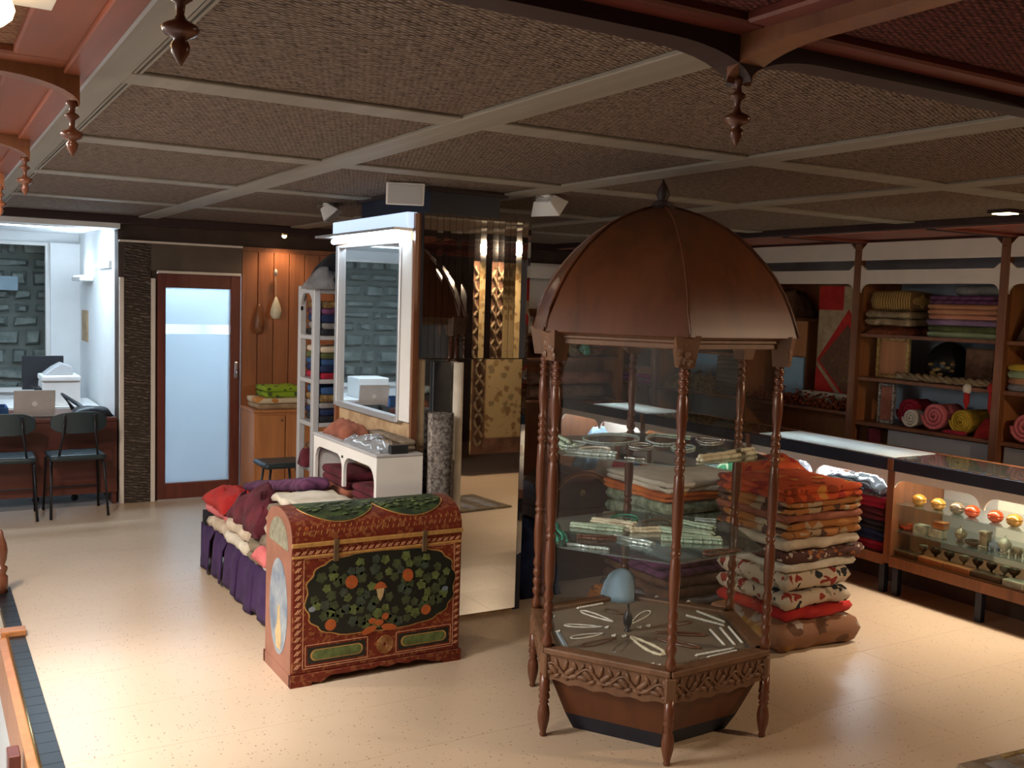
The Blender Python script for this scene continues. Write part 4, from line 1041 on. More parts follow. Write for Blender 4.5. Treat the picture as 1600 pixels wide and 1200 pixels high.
# ------------------------------------------------------------------ mirrored column
MX0, MX1, MY0, MY1 = 2.237, 2.90, 4.78, 5.90
co = thing('mirrored_column', ((MX0+MX1)/2, (MY0+MY1)/2, 0), 'square column clad in mirrors with a lit light box on one side', 'column')
box1('core', 'sand', MX0+0.012, MX1-0.01, MY0+0.012, MY1, 0, 2.2, co)
MB().box(MX0-0.0+0.10, MX1-0.14, MY0+0.06, MY1-0.1, 2.2, 2.352).build('black_top', 'navy', co)
MB().box(MX0+0.08, MX1-0.10, MY0+0.04, MY1-0.06, 2.325, 2.352).build('top_trim', 'beam_dark', co)
# side with framed mirror (faces -x)
MB().box(MX0-0.004, MX0+0.012, 4.94, 5.84, 1.115, 2.05).build('mirror', 'mirror', co)
m = MB()
m.box(MX0-0.03, MX0+0.01, 4.925, 4.945, 1.09, 2.065); m.box(MX0-0.03, MX0+0.01, 5.84, 5.885, 1.09, 2.065); m.box(MX0-0.03, MX0+0.01, 4.945, 5.84, 1.085, 1.118); m.box(MX0-0.03, MX0+0.01, 4.945, 5.84, 2.048, 2.066)
m.build('mirror_frame', 'alu', co, bevel=0.003)
MB().box(MX0-0.018, MX0+0.012, 4.80, 4.925, 1.10, 2.06).build('white_side_panel', 'white', co, bevel=0.003)
MB().box(MX0-0.012, MX0+0.02, 4.775, 4.80, 0.0, 2.2).build('corner_trim', 'brown_wood', co)
MB().box(MX0-0.012, MX0+0.02, 5.885, 5.915, 0.0, 2.2).build('corner_trim', 'brown_wood', co)
MB().box(MX0-0.05, MX0+0.012, 4.80, 5.89, 2.125, 2.205).build('light_box', 'tube_soft', co, bevel=0.004)
MB().box(MX0-0.13, MX0+0.01, 4.79, 5.98, 2.108, 2.122).build('reflector', 'alu', co)
MB().tube([(MX0-0.07, 4.86, 2.085), (MX0-0.07, 5.82, 2.085)], 0.016, 10).build('tube_lamp', 'tube', co, smooth=True)
# front face: ribbed mirror strips above, leaning mirror below
rs = random.Random(11); n = 17
for k in range(n):
    a = MX0+0.025+(MX1-MX0-0.03)*k/n; b = MX0+0.025+(MX1-MX0-0.03)*(k+1)/n
    t = R_(rs.uniform(-1.3, 1.3)); hw = (b-a)/2-0.001; dy = hw*math.sin(t); c = (a+b)/2
    m = MB(); m.frustum([(c-hw, MY0-0.03-dy, 1.447), (c+hw, MY0-0.03+dy, 1.447), (c+hw, MY0-0.022+dy, 1.447), (c-hw, MY0-0.022-dy, 1.447)],
                        [(c-hw, MY0-0.03-dy, 2.2), (c+hw, MY0-0.03+dy, 2.2), (c+hw, MY0-0.022+dy, 2.2), (c-hw, MY0-0.022-dy, 2.2)])
    m.build('mirror_strip', 'mirror', co)
MB().box(MX0+0.02, MX1, MY0-0.022, MY0+0.012, 1.445, 2.2).build('strip_backing', 'black', co)
MB().box(MX0+0.06, MX1-0.005, MY0-0.008, MY0+0.012, 0.025, 1.44).build('mirror', 'mirror', co)
m = MB(); m.frustum([(MX1-0.003, MY0-0.010, 0.33), (MX1+0.05, MY0+0.03, 0.33), (MX1+0.05, MY0+0.06, 0.33), (MX1-0.003, MY0+0.03, 0.33)],
                    [(MX1-0.003, MY0-0.010, 2.2), (MX1+0.05, MY0+0.03, 2.2), (MX1+0.05, MY0+0.06, 2.2), (MX1-0.003, MY0+0.03, 2.2)])
m.build('corner_mirror', 'mirror', co)
MB().box(MX1-0.01, MX1+0.05, MY0+0.03, MY1, 0.0, 2.2).build('side_panel', 'navy', co)
# ------------------------------------------------------------------ white cabinet with two arches under the mirror
WX, WY0, WY1, WZ = 1.985, 4.66, 5.60, 0.945
wc = thing('arched_cabinet', ((WX+MX0)/2, (WY0+WY1)/2, 0), 'low white cabinet with two arched openings below the framed mirror', 'cabinet')
def arch_fascia(y0, y1, ztop, zarch, zcusp, n=2, r=0.07, post=0.03, zbot=None):
    pts = [(y0, ztop), (y1, ztop)]
    if zbot is not None: pts += [(y1, zbot), (y1-post, zbot)]
    L = (y1-y0-2*post)/n; e = y1-post
    for k in range(n):
        a1 = e-k*L; a0 = a1-L; g = 0.012
        s1 = 0 if k == 0 else g; s0 = 0 if k == n-1 else g
        if not (k == 0 and zbot is not None): pts.append((a1-s1, zcusp))
        for q in range(7):
            t = math.pi/2*q/6; pts.append((a1-s1-r*(1-math.cos(t)), zarch-r*(1-math.sin(t))))
        for q in range(6, -1, -1):
            t = math.pi/2*q/6; pts.append((a0+s0+r*(1-math.cos(t)), zarch-r*(1-math.sin(t))))
        if not (k == n-1 and zbot is not None): pts.append((a0+s0, zcusp))
    if zbot is not None: pts += [(y0+post, zbot), (y0, zbot)]
    return pts
MB().prism(arch_fascia(WY0, WY1, WZ, WZ-0.055, 0.72, 2, 0.085, 0.03, 0.0), 'x', WX, WX+0.018).build('arched_front', 'white', wc)
MB().box(WX+0.018, MX0+0.005, WY0, WY0+0.018, 0, WZ).build('side_panel', 'white', wc)
MB().box(WX+0.018, MX0+0.005, WY1-0.018, WY1, 0, WZ).build('side_panel', 'white', wc)
MB().box(WX-0.006, MX0+0.005, WY0-0.004, WY1+0.004, WZ, WZ+0.016).build('top', 'grey_plastic', wc, bevel=0.004)
MB().box(WX+0.018, MX0+0.005, WY0+0.018, WY1-0.018, 0.40, 0.418).build('shelf', 'white', wc)
MB().ball((WX-0.004, (WY0+WY1)/2, WZ-0.06), 0.006, 0.006, 0.008).build('knob', 'black', wc)
for k, (a, b, h, mt, nm) in enumerate(((4.70, 5.10, 0.33, 'maroon', 'maroon'), (5.12, 5.56, 0.36, 'terracotta', 'rust brown'))):
    z = 0.419; cnt = 4
    for q in range(cnt):
        hh = h/cnt
        folded('folded_cloth', ['maroon', 'crimson', 'brown', 'maroon'][q] if k == 0 else ['brown', 'maroon', 'terracotta', 'maroon'][q], WX+0.03, MX0-0.02, a+0.01*q, b-0.008*q, z, z+hh, '%s folded cloth, %s in the %s arch of white cabinet' % (['maroon', 'crimson', 'brown', 'dark maroon'][q] if k == 0 else ['brown', 'maroon', 'rust brown', 'wine red'][q], ['lowest', 'second', 'third', 'topmost'][q], ['near', 'far'][k] if False else ['chest-side', 'rack-side'][k]), layers=2, group='cloths inside the white cabinet'); z += hh+0.001
zt = WZ+0.016
m = MB(); m.heap(2.0, 2.16, 4.70, 5.20, zt, zt+0.055, 0.02, 3, 2.0, 16, 20, 14); m.build('plastic_bag', 'plastic_film', smooth=True, label='crumpled clear plastic bag on the white arched cabinet', cat='bag')
m = MB(); m.heap(2.02, 2.2, 5.22, 5.56, zt, zt+0.10, 0.03, 2.5, 5.0); m.build('crumpled_cloth', 'terracotta', smooth=True, label='crumpled terracotta cloth on the white arched cabinet', cat='cloth')
folded('folded_cloth', 'beige', 2.165, 2.232, 4.72, 5.20, zt, zt+0.06, 'flat brown folded cloth along the mirror on white cabinet', layers=2)
box1('flat_case', 'black', 2.06, 2.16, 4.66, 4.694, zt, zt+0.045, bevel=0.004, label='flat black case at the end of the white cabinet top', cat='case')
# rolled rugs and boards standing against the mirror
def standing_roll(x, y, r, h, mat, label, lean=(0, 0)):
    m = MB(); m.M = Matrix.Translation((x, y, 0)) @ Matrix.Rotation(R_(lean[0]), 4, 'X') @ Matrix.Rotation(R_(lean[1]), 4, 'Y')
    m.roll((0, 0, 0.005), 'z', h, r, 3.0, x)
    return m.build('rolled_rug', mat, smooth=True, label=label, cat='rug roll')
standing_roll(2.342, 4.672, 0.074, 1.16, 'carpet_grey', 'pale grey patterned rug roll standing behind the painted chest', (0, 0))
standing_roll(2.475, 4.736, 0.030, 1.42, 'ivory', 'slim ivory rug roll leaning upright on the mirror', (0, 0))
m = MB(); m.M = Matrix.Translation((2.37, 4.749, 0)); m.box(-0.035, 0.07, 0.0, 0.018, 0, 1.43)
m.build('wooden_board', 'black', label='narrow black board upright between two rug rolls', cat='board', bevel=0.003)
# ------------------------------------------------------------------ grey plastic rack with textiles
RX0, RX1, RY0, RY1 = 2.15, 3.0, 6.10, 6.41
rk = thing('shelving_rack', ((RX0+RX1)/2, (RY0+RY1)/2, 0), 'tall grey plastic shelving rack filled with folded textiles', 'shelf rack')
for xx in (RX0, RX1-0.045):
    for yy in (RY0, RY1-0.045): MB().box(xx, xx+0.045, yy, yy+0.045, 0, 1.82).build('post', 'grey_plastic', rk, bevel=0.005)
rz = [0.38, 0.655, 0.945, 1.225, 1.505, 1.80]
for z in rz: MB().box(RX0+0.003, RX1-0.003, RY0+0.003, RY1-0.003, z-0.028, z).build('shelf', 'grey_plastic', rk, bevel=0.003)
m = MB(); y0, y1 = RY0+0.045, RY1-0.045
m.prism(arch_fascia(y0, y1, 1.815, 1.775, 1.66, 1, 0.09, 0.0), 'x', RX0+0.004, RX0+0.02); m.build('arched_side', 'grey_plastic', rk)
names = {'navycloth': 'navy', 'darkcloth': 'charcoal', 'maroon': 'maroon', 'plum': 'plum', 'blue': 'blue', 'graycloth': 'grey', 'gold': 'gold', 'olive': 'olive', 'magenta': 'magenta', 'cream': 'cream', 'sand': 'sand', 'crimson': 'crimson', 'brown': 'brown', 'ivory': 'ivory'}
lev = [(0.655, ['crimson', 'maroon', 'brown']), (0.945, ['darkcloth', 'navycloth', 'graycloth', 'gold', 'blue']), (1.225, ['crimson', 'navycloth', 'blue', 'olive', 'cream']), (1.505, ['darkcloth', 'graycloth', 'navycloth', 'plum', 'gold'])]
ordw = ['lowest', 'second', 'third', 'fourth', 'topmost']
shw = {0.655: 'low shelf', 0.945: 'middle shelf', 1.225: 'upper middle shelf', 1.505: 'top open shelf'}
for z0, lst in lev:
    z = z0; h = min(0.046, 0.235/len(lst))
    for q, c in enumerate(lst):
        hh = h*random.uniform(0.85, 1.1)
        folded('folded_cloth', c, RX0+0.05, RX0+0.48, RY0-0.01, RY1-0.02, z, z+hh, '%s folded cloth, %s on the %s of the grey rack' % (names[c], ordw[q], shw[z0]), layers=1, group='cloths on the grey rack', amp=0.008); z += hh
m = MB(); m.heap(RX0+0.03, RX0+0.5, RY0-0.02, RY1, 1.80, 2.04, 0.05, 2.6, 3.0, 16, 14, 9); m.build('crumpled_cloth', 'darkcloth', smooth=True, label='heap of black clothes on top of the grey rack', cat='cloth')
m = MB(); m.heap(RX0-0.03, RX0+0.2, RY0-0.05, RY0+0.15, 1.80, 1.93, 0.05, 2.2, 9.0); m.build('crumpled_cloth', 'graycloth', smooth=True, label='grey cloth spilling over the top corner of grey rack', cat='cloth')
m = MB(); m.heap(RX0-0.03, RX0+0.045, RY0+0.055, RY1-0.055, 0.655, 0.76, 0.03, 2.2, 4.0); m.build('crumpled_cloth', 'maroon', smooth=True, label='maroon bundle poking out of the side of grey rack', cat='cloth')
# ------------------------------------------------------------------ low bench with textile piles and purple drape
BX0, BX1, BY0, BY1, BZ = 1.58, 1.965, 4.72, 6.50, 0.27
be = thing('low_bench', ((BX0+BX1)/2, (BY0+BY1)/2, 0), 'low wooden bench hidden under purple drapes and textile piles', 'bench')
box1('bench_top', 'brown_wood', BX0, BX1, BY0, BY1, BZ-0.03, BZ, be)
for xx in (BX0+0.02, BX1-0.07):
    for yy in (BY0+0.03, BY1-0.08): MB().box(xx, xx+0.05, yy, yy+0.05, 0, BZ-0.03).build('leg', 'brown_wood', be)
nd = 6
for k in range(nd):
    ya = BY0+(BY1-BY0)*k/nd; yb = ya+(BY1-BY0)/nd+0.02; zb = 0.02+0.012*math.sin(k*2.3)
    m = MB(); vs = []; fs = []; NN = 12; rows = 7
    for j in range(rows):
        t = j/(rows-1)
        for i in range(NN+1):
            u = i/NN; fold = 0.010*math.sin(u*math.pi*3+k)+0.016*(u-0.5)
            if j == 0: x, z = BX0+0.12, BZ+0.006
            elif j == 1: x, z = BX0-0.006+fold*0.3, BZ+0.004
            else: tt = (j-1)/(rows-2); x, z = BX0-0.02+fold-0.018*tt, BZ-(BZ-zb)*tt
            vs.append((x, ya+(yb-ya)*u, z))
    W = NN+1
    for j in range(rows-1):
        for i in range(NN): a = j*W+i; fs.append((a, a+W, a+W+1, a+1))
    m.add(vs, fs); o = m.build('purple_drape', 'purple', smooth=True, label='purple cloth hanging over bench edge, %s from the painted chest' % ['first', 'second', 'third', 'fourth', 'fifth', 'sixth'][k], cat='cloth', group='purple drapes along the bench')
    sm = o.modifiers.new('solid', 'SOLIDIFY'); sm.thickness = 0.006; sm.offset = -1
m = MB(); vs = []; fs = []; NN = 12; rows = 5
for j in range(rows):
    t = j/(rows-1)
    for i in range(NN+1):
        u = i/NN; fo = 0.010*math.sin(u*math.pi*4); vs.append((BX0-0.02+(BX1-BX0)*u, BY1+0.022+fo+0.012*t, BZ+0.004-(BZ-0.02)*t))
W = NN+1
for j in range(rows-1):
    for i in range(NN): a = j*W+i; fs.append((a, a+1, a+W+1, a+W))
m.add(vs, fs); o = m.build('purple_drape', 'purple', smooth=True, label='purple cloth hanging over the short far end of the bench', cat='cloth', group='purple drapes along the bench')
sm = o.modifiers.new('solid', 'SOLIDIFY'); sm.thickness = 0.006
# piles
folded('folded_cloth', 'cream', 1.56, 1.77, 5.95, 6.36, BZ+0.008, BZ+0.09, 'cream folded cloth at the bench end under red cloth', layers=1, amp=0.013, rnd=0.04)
folded('folded_cloth', 'pink', 1.57, 1.77, 5.95, 6.48, BZ+0.09, BZ+0.16, 'salmon pink folded cloth between cream cloth and bright red cloth', layers=1, amp=0.013, rnd=0.04)
m = MB(); m.heap(1.56, 1.80, 5.98, 6.52, BZ+0.155, BZ+0.265, 0.04, 3.2, 1.0, 18, 20, 7); m.build('crumpled_cloth', 'red', smooth=True, label='bright red rumpled cloth on top of bench pile', cat='cloth')
m = MB(); m.M = Matrix.Translation((1.545, 6.42, BZ+0.005)) @ Matrix.Rotation(R_(-12), 4, 'Z'); m.roll((0, 0, 0.055), 'x', 0.3, 0.055, 3); m.build('rolled_cloth', 'darkcloth', smooth=True, label='black rolled cloth sticking out at the bench corner', cat='cloth roll')
folded('folded_cloth', 'ivory', 1.55, 1.77, 5.46, 5.945, BZ+0.008, BZ+0.08, 'ivory folded cloth lying on the purple drapes mid-bench', layers=1, amp=0.014, rnd=0.04)
folded('folded_cloth', 'cream', 1.56, 1.77, 5.47, 5.945, BZ+0.08, BZ+0.16, 'cream rumpled cloth under the maroon heap', layers=1, amp=0.014, rnd=0.04)
m = MB(); m.heap(1.575, 1.80, 5.30, 5.99, BZ+0.15, BZ+0.345, 0.055, 3.0, 6.0, 20, 22, 8); m.build('crumpled_cloth', 'maroon', smooth=True, label='maroon fringed shawl heap in the middle of the bench', cat='cloth')
folded('folded_cloth', fabric('olive_striped_cloth', (0.4, 0.33, 0.22), (0.16, 0.12, 0.08), 24, 'stripey', 0.8), 1.55, 1.78, 5.245, 5.45, BZ+0.008, BZ+0.13, 'olive and brown striped cloth beside white cloth on bench', layers=2, amp=0.012, rnd=0.04)
folded('folded_cloth', 'white', 1.548, 1.93, 4.80, 5.235, BZ+0.008, BZ+0.10, 'white folded cloth on the bench right behind the chest', layers=1, amp=0.012, rnd=0.04)
m = MB(); m.heap(1.525, 1.585, 5.02, 5.27, BZ+0.07, BZ+0.15, 0.012, 2.5, 12.0); m.build('crumpled_cloth', 'pink', smooth=True, label='small pink cloth between white cloth and chest', cat='cloth')
z = BZ+0.102
for k, (c, h, n) in enumerate((('beige', 0.09, 'coarse beige'), ('cream', 0.055, 'cream tufted'), ('sand', 0.07, 'sand coloured'), ('beige', 0.065, 'grey beige'), ('ivory', 0.04, 'pale ivory'))):
    folded('folded_rug', c, 1.575+0.01*k, 1.965, 4.73+0.01*(k % 2), 5.29-0.02*k, z, z+h, '%s folded rug, %s in the stack behind the painted chest' % (n, ordw[k]), 'rug', 1, 'rugs stacked behind the chest', 0.016, rnd=0.03); z += h
m = MB(); m.M = Matrix.Translation((1.805, 5.24, 0.685)) @ Matrix.Rotation(R_(-10.6), 4, 'X'); m.slab(0, 0.158, 0, 1.23, 0, 0.07, 0.014, 0.03, 3.0, 6, 18, 16); m.build('folded_cloth', 'plum', smooth=True, label='long plum ribbed cloth laid along the back of the bench', cat='cloth')
m = MB(); m.heap(1.80, 1.966, 5.32, 5.90, BZ+0.005, BZ+0.31, 0.01, 6, 3.0); m.build('cloth_pile', 'darkcloth', smooth=True, label='dark cloth pile at the back of the bench under plum cloth', cat='cloth')
m = MB(); m.heap(1.80, 1.966, 5.91, 6.5, BZ+0.005, BZ+0.20, 0.01, 6, 5.0); m.build('cloth_pile', 'brown', smooth=True, label='dark brown cloth pile under the lower end of plum cloth', cat='cloth')
# ------------------------------------------------------------------ office: desk, chairs, copier, window
YD = 8.64
dk = thing('office_desk', (0.4, 8.95, 0), 'dark red-brown office desk closing the front of the bright office', 'desk')
MB().box(-0.6, 1.385, YD-0.02, 9.35, 0.69, 0.72).build('desk_top', 'desk_wood', dk, bevel=0.004)
MB().box(-0.6, 1.385, YD, YD+0.025, 0.10, 0.69).build('front_panel', 'desk_wood', dk)
MB().box(1.35, 1.385, YD+0.025, 9.33, 0.0, 0.69).build('side_panel', 'desk_wood', dk)
MB().box(-0.6, -0.56, YD+0.025, 9.33, 0.0, 0.69).build('side_panel', 'desk_wood', dk)
# laptop
lx0, lx1 = ony(21, 640, 8.76).x, ony(86, 640, 8.76).x
lp_ = thing('laptop', ((lx0+lx1)/2, 8.86, 0.72), 'open silver laptop with a fruit logo, back towards the shop', 'laptop')
MB().box(lx0, lx1, 8.76, 8.99, 0.72, 0.732).build('keyboard_base', 'silver', lp_, bevel=0.003)
q = Matrix.Translation(((lx0+lx1)/2, 8.765, 0.733)) @ Matrix.Rotation(R_(12), 4, 'X')
m = MB(); m.M = q; hw = (lx1-lx0)/2; m.box(-hw, hw, -0.004, 0.004, 0, 0.215); sc = m.build('screen', plain('laptop_alu', (0.55, 0.53, 0.52), 0.4, 0.4), lp_, bevel=0.003)
m = MB(); m.M = q
ap = [(0.021*math.cos(2*math.pi*k/20)*(1-0.12*max(0, math.cos(2*math.pi*k/20-0.2))**6), 0.105+0.020*math.sin(2*math.pi*k/20)-0.004*abs(math.cos(math.pi*k/20))) for k in range(20)]
m.prism(ap, 'y', -0.0055, -0.0035)
m.prism([(0.001, 0.127), (0.006, 0.128), (0.010, 0.136), (0.004, 0.134)], 'y', -0.0055, -0.0035)
m.build('logo', 'white', sc)
# things on desk
m = MB(); m.heap(1.05, 1.37, 8.70, 8.92, 0.72, 0.80, 0.01, 3, 2.0, 12, 10); m.build('handbag', 'black', smooth=True, label='black handbag lying at the end of the office desk', cat='bag')
m = MB(); m.tube([(1.20, 9.0, 0.735), (1.15, 9.15, 0.78), (1.05, 9.3, 0.85), (1.12, 9.2, 0.735)], 0.018, 8); m.build('strap', 'black', smooth=True, label='black curved bag strap behind the handbag on desk', cat='strap')
tr = thing('desk_tray', (0.53, 8.9, 0.72), 'blue open desk tray beside the laptop', 'tray')
m = MB(); m.box(0.30, 0.60, 8.78, 9.08, 0.72, 0.726); m.build('tray_base', 'blue', tr)
for b in ((0.30, 0.60, 8.78, 8.79), (0.30, 0.60, 9.07, 9.08), (0.30, 0.31, 8.79, 9.07), (0.59, 0.60, 8.79, 9.07)): MB().box(*b, 0.726, 0.80).build('tray_side', 'blue', tr)
# second table with copier and monitor
bt = thing('side_table', (0.9, 9.95, 0), 'white office table under the copier', 'table')
MB().box(0.2, 1.38, 9.55, 10.25, 0.69, 0.72).build('table_top', 'white', bt, bevel=0.003)
for xx in (0.25, 1.3):
    for yy in (9.6, 10.2): MB().box(xx-0.02, xx+0.02, yy-0.02, yy+0.02, 0, 0.69).build('leg', 'steel', bt)
c0, c1 = ony(66, 600, 9.6).x, ony(126, 600, 9.6).x
cp = thing('copier', ((c0+c1)/2, 9.75, 0.72), 'white desktop copier with raised paper tray on the office table', 'copier')
MB().box(c0, c1, 9.6, 9.95, 0.72, 0.93).build('body', 'white', cp, bevel=0.012, seg=2)
MB().box(c0-0.005, c1+0.005, 9.59, 9.96, 0.935, 0.985).build('scanner_lid', 'white', cp, bevel=0.012, seg=2)
m = MB(); m.prism([(c0+0.02, 0.985), (c1-0.05, 0.985), (c1-0.06, 1.06), (c1-0.14, 1.09), (c0+0.10, 1.05)], 'y', 9.68, 9.92); m.build('document_feeder', 'grey_plastic', cp, bevel=0.006)
MB().box(c0-0.06, c0, 9.62, 9.85, 0.86, 0.875).build('output_tray', 'black', cp); MB().box(c0-0.05, c0, 9.62, 9.85, 0.80, 0.815).build('output_tray', 'black', cp)
m0 = ony(35, 600, 10.1).x; m1 = ony(100, 600, 10.1).x
mn = thing('computer_monitor', ((m0+m1)/2, 10.15, 0.72), 'black computer monitor behind the white copier', 'monitor')
MB().box(m0, m1, 10.12, 10.16, 0.82, 1.13).build('screen', 'black', mn, bevel=0.004)
MB().box((m0+m1)/2-0.03, (m0+m1)/2+0.03, 10.14, 10.17, 0.73, 0.84).build('neck', 'black', mn); MB().box((m0+m1)/2-0.1, (m0+m1)/2+0.1, 10.05, 10.2, 0.72, 0.732).build('foot', 'black', mn)
pb = MB(); pb.box(0.25, 0.58, 9.62, 9.95, 0.72, 0.93); pb.build('storage_box', 'white', label='white box on the office table below stone wall window', cat='box', bevel=0.006)
# window to stone wall
w1 = thing('window_1', (0.2, 11.0, 0.75), kind='structure')
MB().box(-1.6, 1.13, 11.02, 11.03, 0.75, 2.2).build('pane', 'glass', w1)
m = MB(); m.box(-1.6, 1.13, 10.96, 11.06, 0.72, 0.76); m.box(-1.6, 1.13, 10.97, 11.05, 2.17, 2.2); m.box(1.09, 1.13, 10.97, 11.05, 0.76, 2.17); m.build('window_frame', 'white', w1)
MB().box(0.66, 0.86, 11.2, 11.28, 1.72, 1.86).build('wall_vent', 'bluegrey', w1)
sw = thing('wall_stone', (0.2, 11.4, 0), kind='structure')
box1('mortar', plain('mortar', (0.2, 0.21, 0.2), 0.9), -2.5, 2.2, 11.42, 11.6, -0.2, 3.0, sw)
r2 = random.Random(4); z = 0.4
while z < 2.9:
    h = r2.uniform(0.10, 0.2); x = -0.6+r2.uniform(-0.2, 0)
    while x < 1.7:
        wd = r2.uniform(0.12, 0.42); d = r2.uniform(0.0, 0.035)
        m = MB(); j = lambda: r2.uniform(0, 0.028)
        m.frustum([(x+j(), 11.43, z+j()), (x+wd-0.02-j(), 11.43, z+j()), (x+wd-0.02-j(), 11.43, z+h-0.018-j()), (x+j(), 11.43, z+h-0.018-j())],
                  [(x+0.02+j(), 11.36-d, z+0.02+j()), (x+wd-0.05-j(), 11.36-d, z+0.02+j()), (x+wd-0.05-j(), 11.36-d, z+h-0.04-j()), (x+0.02+j(), 11.36-d, z+h-0.04-j())])
        m.build('stone', 'stone', sw); x += wd
    z += h
# wall fittings on the bright office wall
wu = thing('wall_lamp', (1.35, 10.3, 1.85), 'white wall uplighter bracket on the bright office wall', 'lamp')
MB().box(1.28, 1.40, 10.0, 10.6, 1.83, 1.87).build('shade', 'white', wu, bevel=0.006)
MB().box(1.30, 1.39, 10.05, 10.55, 1.872, 1.88).build('tube_lamp', 'tube', wu)
box1('notice_board', 'sand', 1.385, 1.40, 10.35, 10.7, 1.25, 1.55, label='small brown notice board on white office wall', cat='board')
tb = thing('tube_light', (1.36, 9.35, 1.9), 'white fluorescent wall fitting glaring at the office edge', 'lamp')
MB().box(1.375, 1.40, 9.0, 9.6, 1.94, 2.0).build('housing', 'white', tb)
MB().tube([(1.36, 9.02, 1.97), (1.36, 9.58, 1.97)], 0.015, 8).build('tube_lamp', 'tube_office', tb, smooth=True)
oc_ = thing('office_ceiling_light', (0.5, 9.25, 2.27), 'glaring white ceiling light along the front of the office', 'lamp')
MB().box(-0.6, 1.36, 9.0, 9.5, 2.275, 2.301).build('housing', 'white', oc_)
MB().box(-0.57, 1.33, 9.03, 9.47, 2.268, 2.276).build('diffuser', 'office_panel', oc_)
# chairs
ch0 = thing('office_chair', (0, 0, 0), 'dark teal metal-legged chair', 'chair', 'chairs at the office desk')
m = MB(); m.slab(-0.20, 0.20, -0.02, 0.335, 0.435, 0.485, 0.003, 0.03, 1.0); m.build('seat', 'chairgreen', ch0, smooth=True)
m = MB(); n = 14; vs = []; fs = []
for k in range(n+1):
    u = 2*k/n-1; x = 0.2*u; yb = -0.055+0.03*u*u; hgt = 0.085*(1-abs(u)**4*0.55)
    for (dy, dz) in ((0, -hgt), (0, hgt), (0.028, hgt-0.005), (0.028, -hgt+0.005)): vs.append((x, yb+dy-0.02*(dz/0.085)*0.5, 0.735+dz))
for k in range(n):
    for c in range(4): a = 4*k+c; b = 4*k+(c+1) % 4; fs.append((a, b, b+4, a+4))
fs.append((3, 2, 1, 0)); fs.append((4*n, 4*n+1, 4*n+2, 4*n+3))
m.add(vs, fs); bo = m.build('backrest', 'chairgreen', ch0, smooth=False, bevel=0.006, seg=2)
for s in (-1, 1):
    MB().tube([(s*0.205, 0.345, 0.0), (s*0.19, 0.30, 0.43), (s*0.185, 0.20, 0.445)], 0.011, 8).build('leg', 'black', ch0, smooth=True)
    MB().tube([(s*0.205, -0.06, 0.0), (s*0.19, 0.02, 0.40), (s*0.18, 0.10, 0.435)], 0.011, 8).build('leg', 'black', ch0, smooth=True)
    MB().tube([(s*0.13, 0.22, 0.435), (s*0.14, 0.0, 0.46), (s*0.115, -0.068, 0.66), (s*0.105, -0.072, 0.80)], 0.010, 8).build('back_support', 'black', ch0, smooth=True)
MB().tube([(-0.197, 0.325, 0.18), (0.197, 0.325, 0.18)], 0.007, 6).build('stretcher', 'black', ch0)
ch0.location = (1.045, 8.265, 0); ch0.rotation_euler = (0, 0, R_(2)); ch0['label'] = 'dark teal chair at the desk, beside the textured pier'
dup(ch0, (0.545, 8.25, 0), R_(-3), 'dark teal chair in front of the laptop, cut by the frame')
oc = thing('desk_chair', (0.95, 9.2, 0), 'castor base of an office swivel chair behind the desk', 'chair')
for k in range(5):
    a = 2*math.pi*k/5+0.3; MB().tube([(0.95, 9.1, 0.09), (0.95+0.25*math.cos(a), 9.1+0.25*math.sin(a), 0.06)], 0.015).build('spoke', 'black', oc); MB().ball((0.95+0.25*math.cos(a), 9.1+0.25*math.sin(a), 0.03), 0.03).build('castor', 'black', oc, smooth=True)
MB().tube([(0.95, 9.1, 0.08), (0.95, 9.1, 0.42)], 0.025).build('column', 'black', oc); m = MB(); m.slab(0.74, 1.16, 8.9, 9.3, 0.42, 0.49, 0.004, 0.03); m.build('seat', 'chairgreen', oc, smooth=True)
# ------------------------------------------------------------------ corner by the door: cabinet, cloths, stool, hanging shell
sc_ = thing('side_cabinet', (2.75, 8.42, 0), 'orange-brown wooden cabinet in the corner beside the glass door', 'cabinet')
MB().box(2.40, 3.15, 8.24, 8.645, 0.03, 0.765).build('body', 'orange_wood', sc_, bevel=0.004)
MB().box(2.39, 3.16, 8.225, 8.65, 0.765, 0.79).build('top', 'orange_wood', sc_, bevel=0.004)
for xa, xb in ((2.42, 2.66), (2.67, 3.13)):
    d_ = MB().box(xa, xb, 8.225, 8.24, 0.06, 0.745).build('door', 'orange_wood', sc_, bevel=0.003)
    MB().ball((xb-0.03, 8.215, 0.70), 0.01).build('knob', 'darkstone', d_, smooth=True)
MB().box(2.42, 3.13, 8.27, 8.62, 0.0, 0.03).build('plinth', 'darkstone', sc_)
folded('folded_cloth', 'sand', 2.44, 2.84, 8.27, 8.6, 0.79, 0.84, 'sand coloured folded cloth, lowest on the orange cabinet', layers=1)
folded('folded_cloth', fabric('cream_orange_print', (0.72, 0.6, 0.42), (0.6, 0.25, 0.06), 5, 'patch'), 2.42, 2.86, 8.24, 8.58, 0.841, 0.885, 'cream cloth with orange print under the lime green cloth', layers=1)
folded('folded_cloth', 'green', 2.50, 2.84, 8.28, 8.58, 0.886, 0.985, 'lime green cloth with dark sprigs on top of cream cloth', layers=2, rnd=0.03)
st = thing('stool', (2.44, 7.66, 0), 'small stool with dark green padded seat before the orange cabinet', 'stool')
m = MB(); m.slab(2.27, 2.61, 7.50, 7.82, 0.41, 0.46, 0.003, 0.035, 2.0); m.build('seat', 'chairgreen', st, smooth=True)
for sx in (-1, 1):
    for sy in (-1, 1): MB().tube([(2.44+sx*0.15, 7.66+sy*0.13, 0.0), (2.44+sx*0.10, 7.66+sy*0.09, 0.415)], 0.010, 6).build('leg', 'black', st, smooth=True)
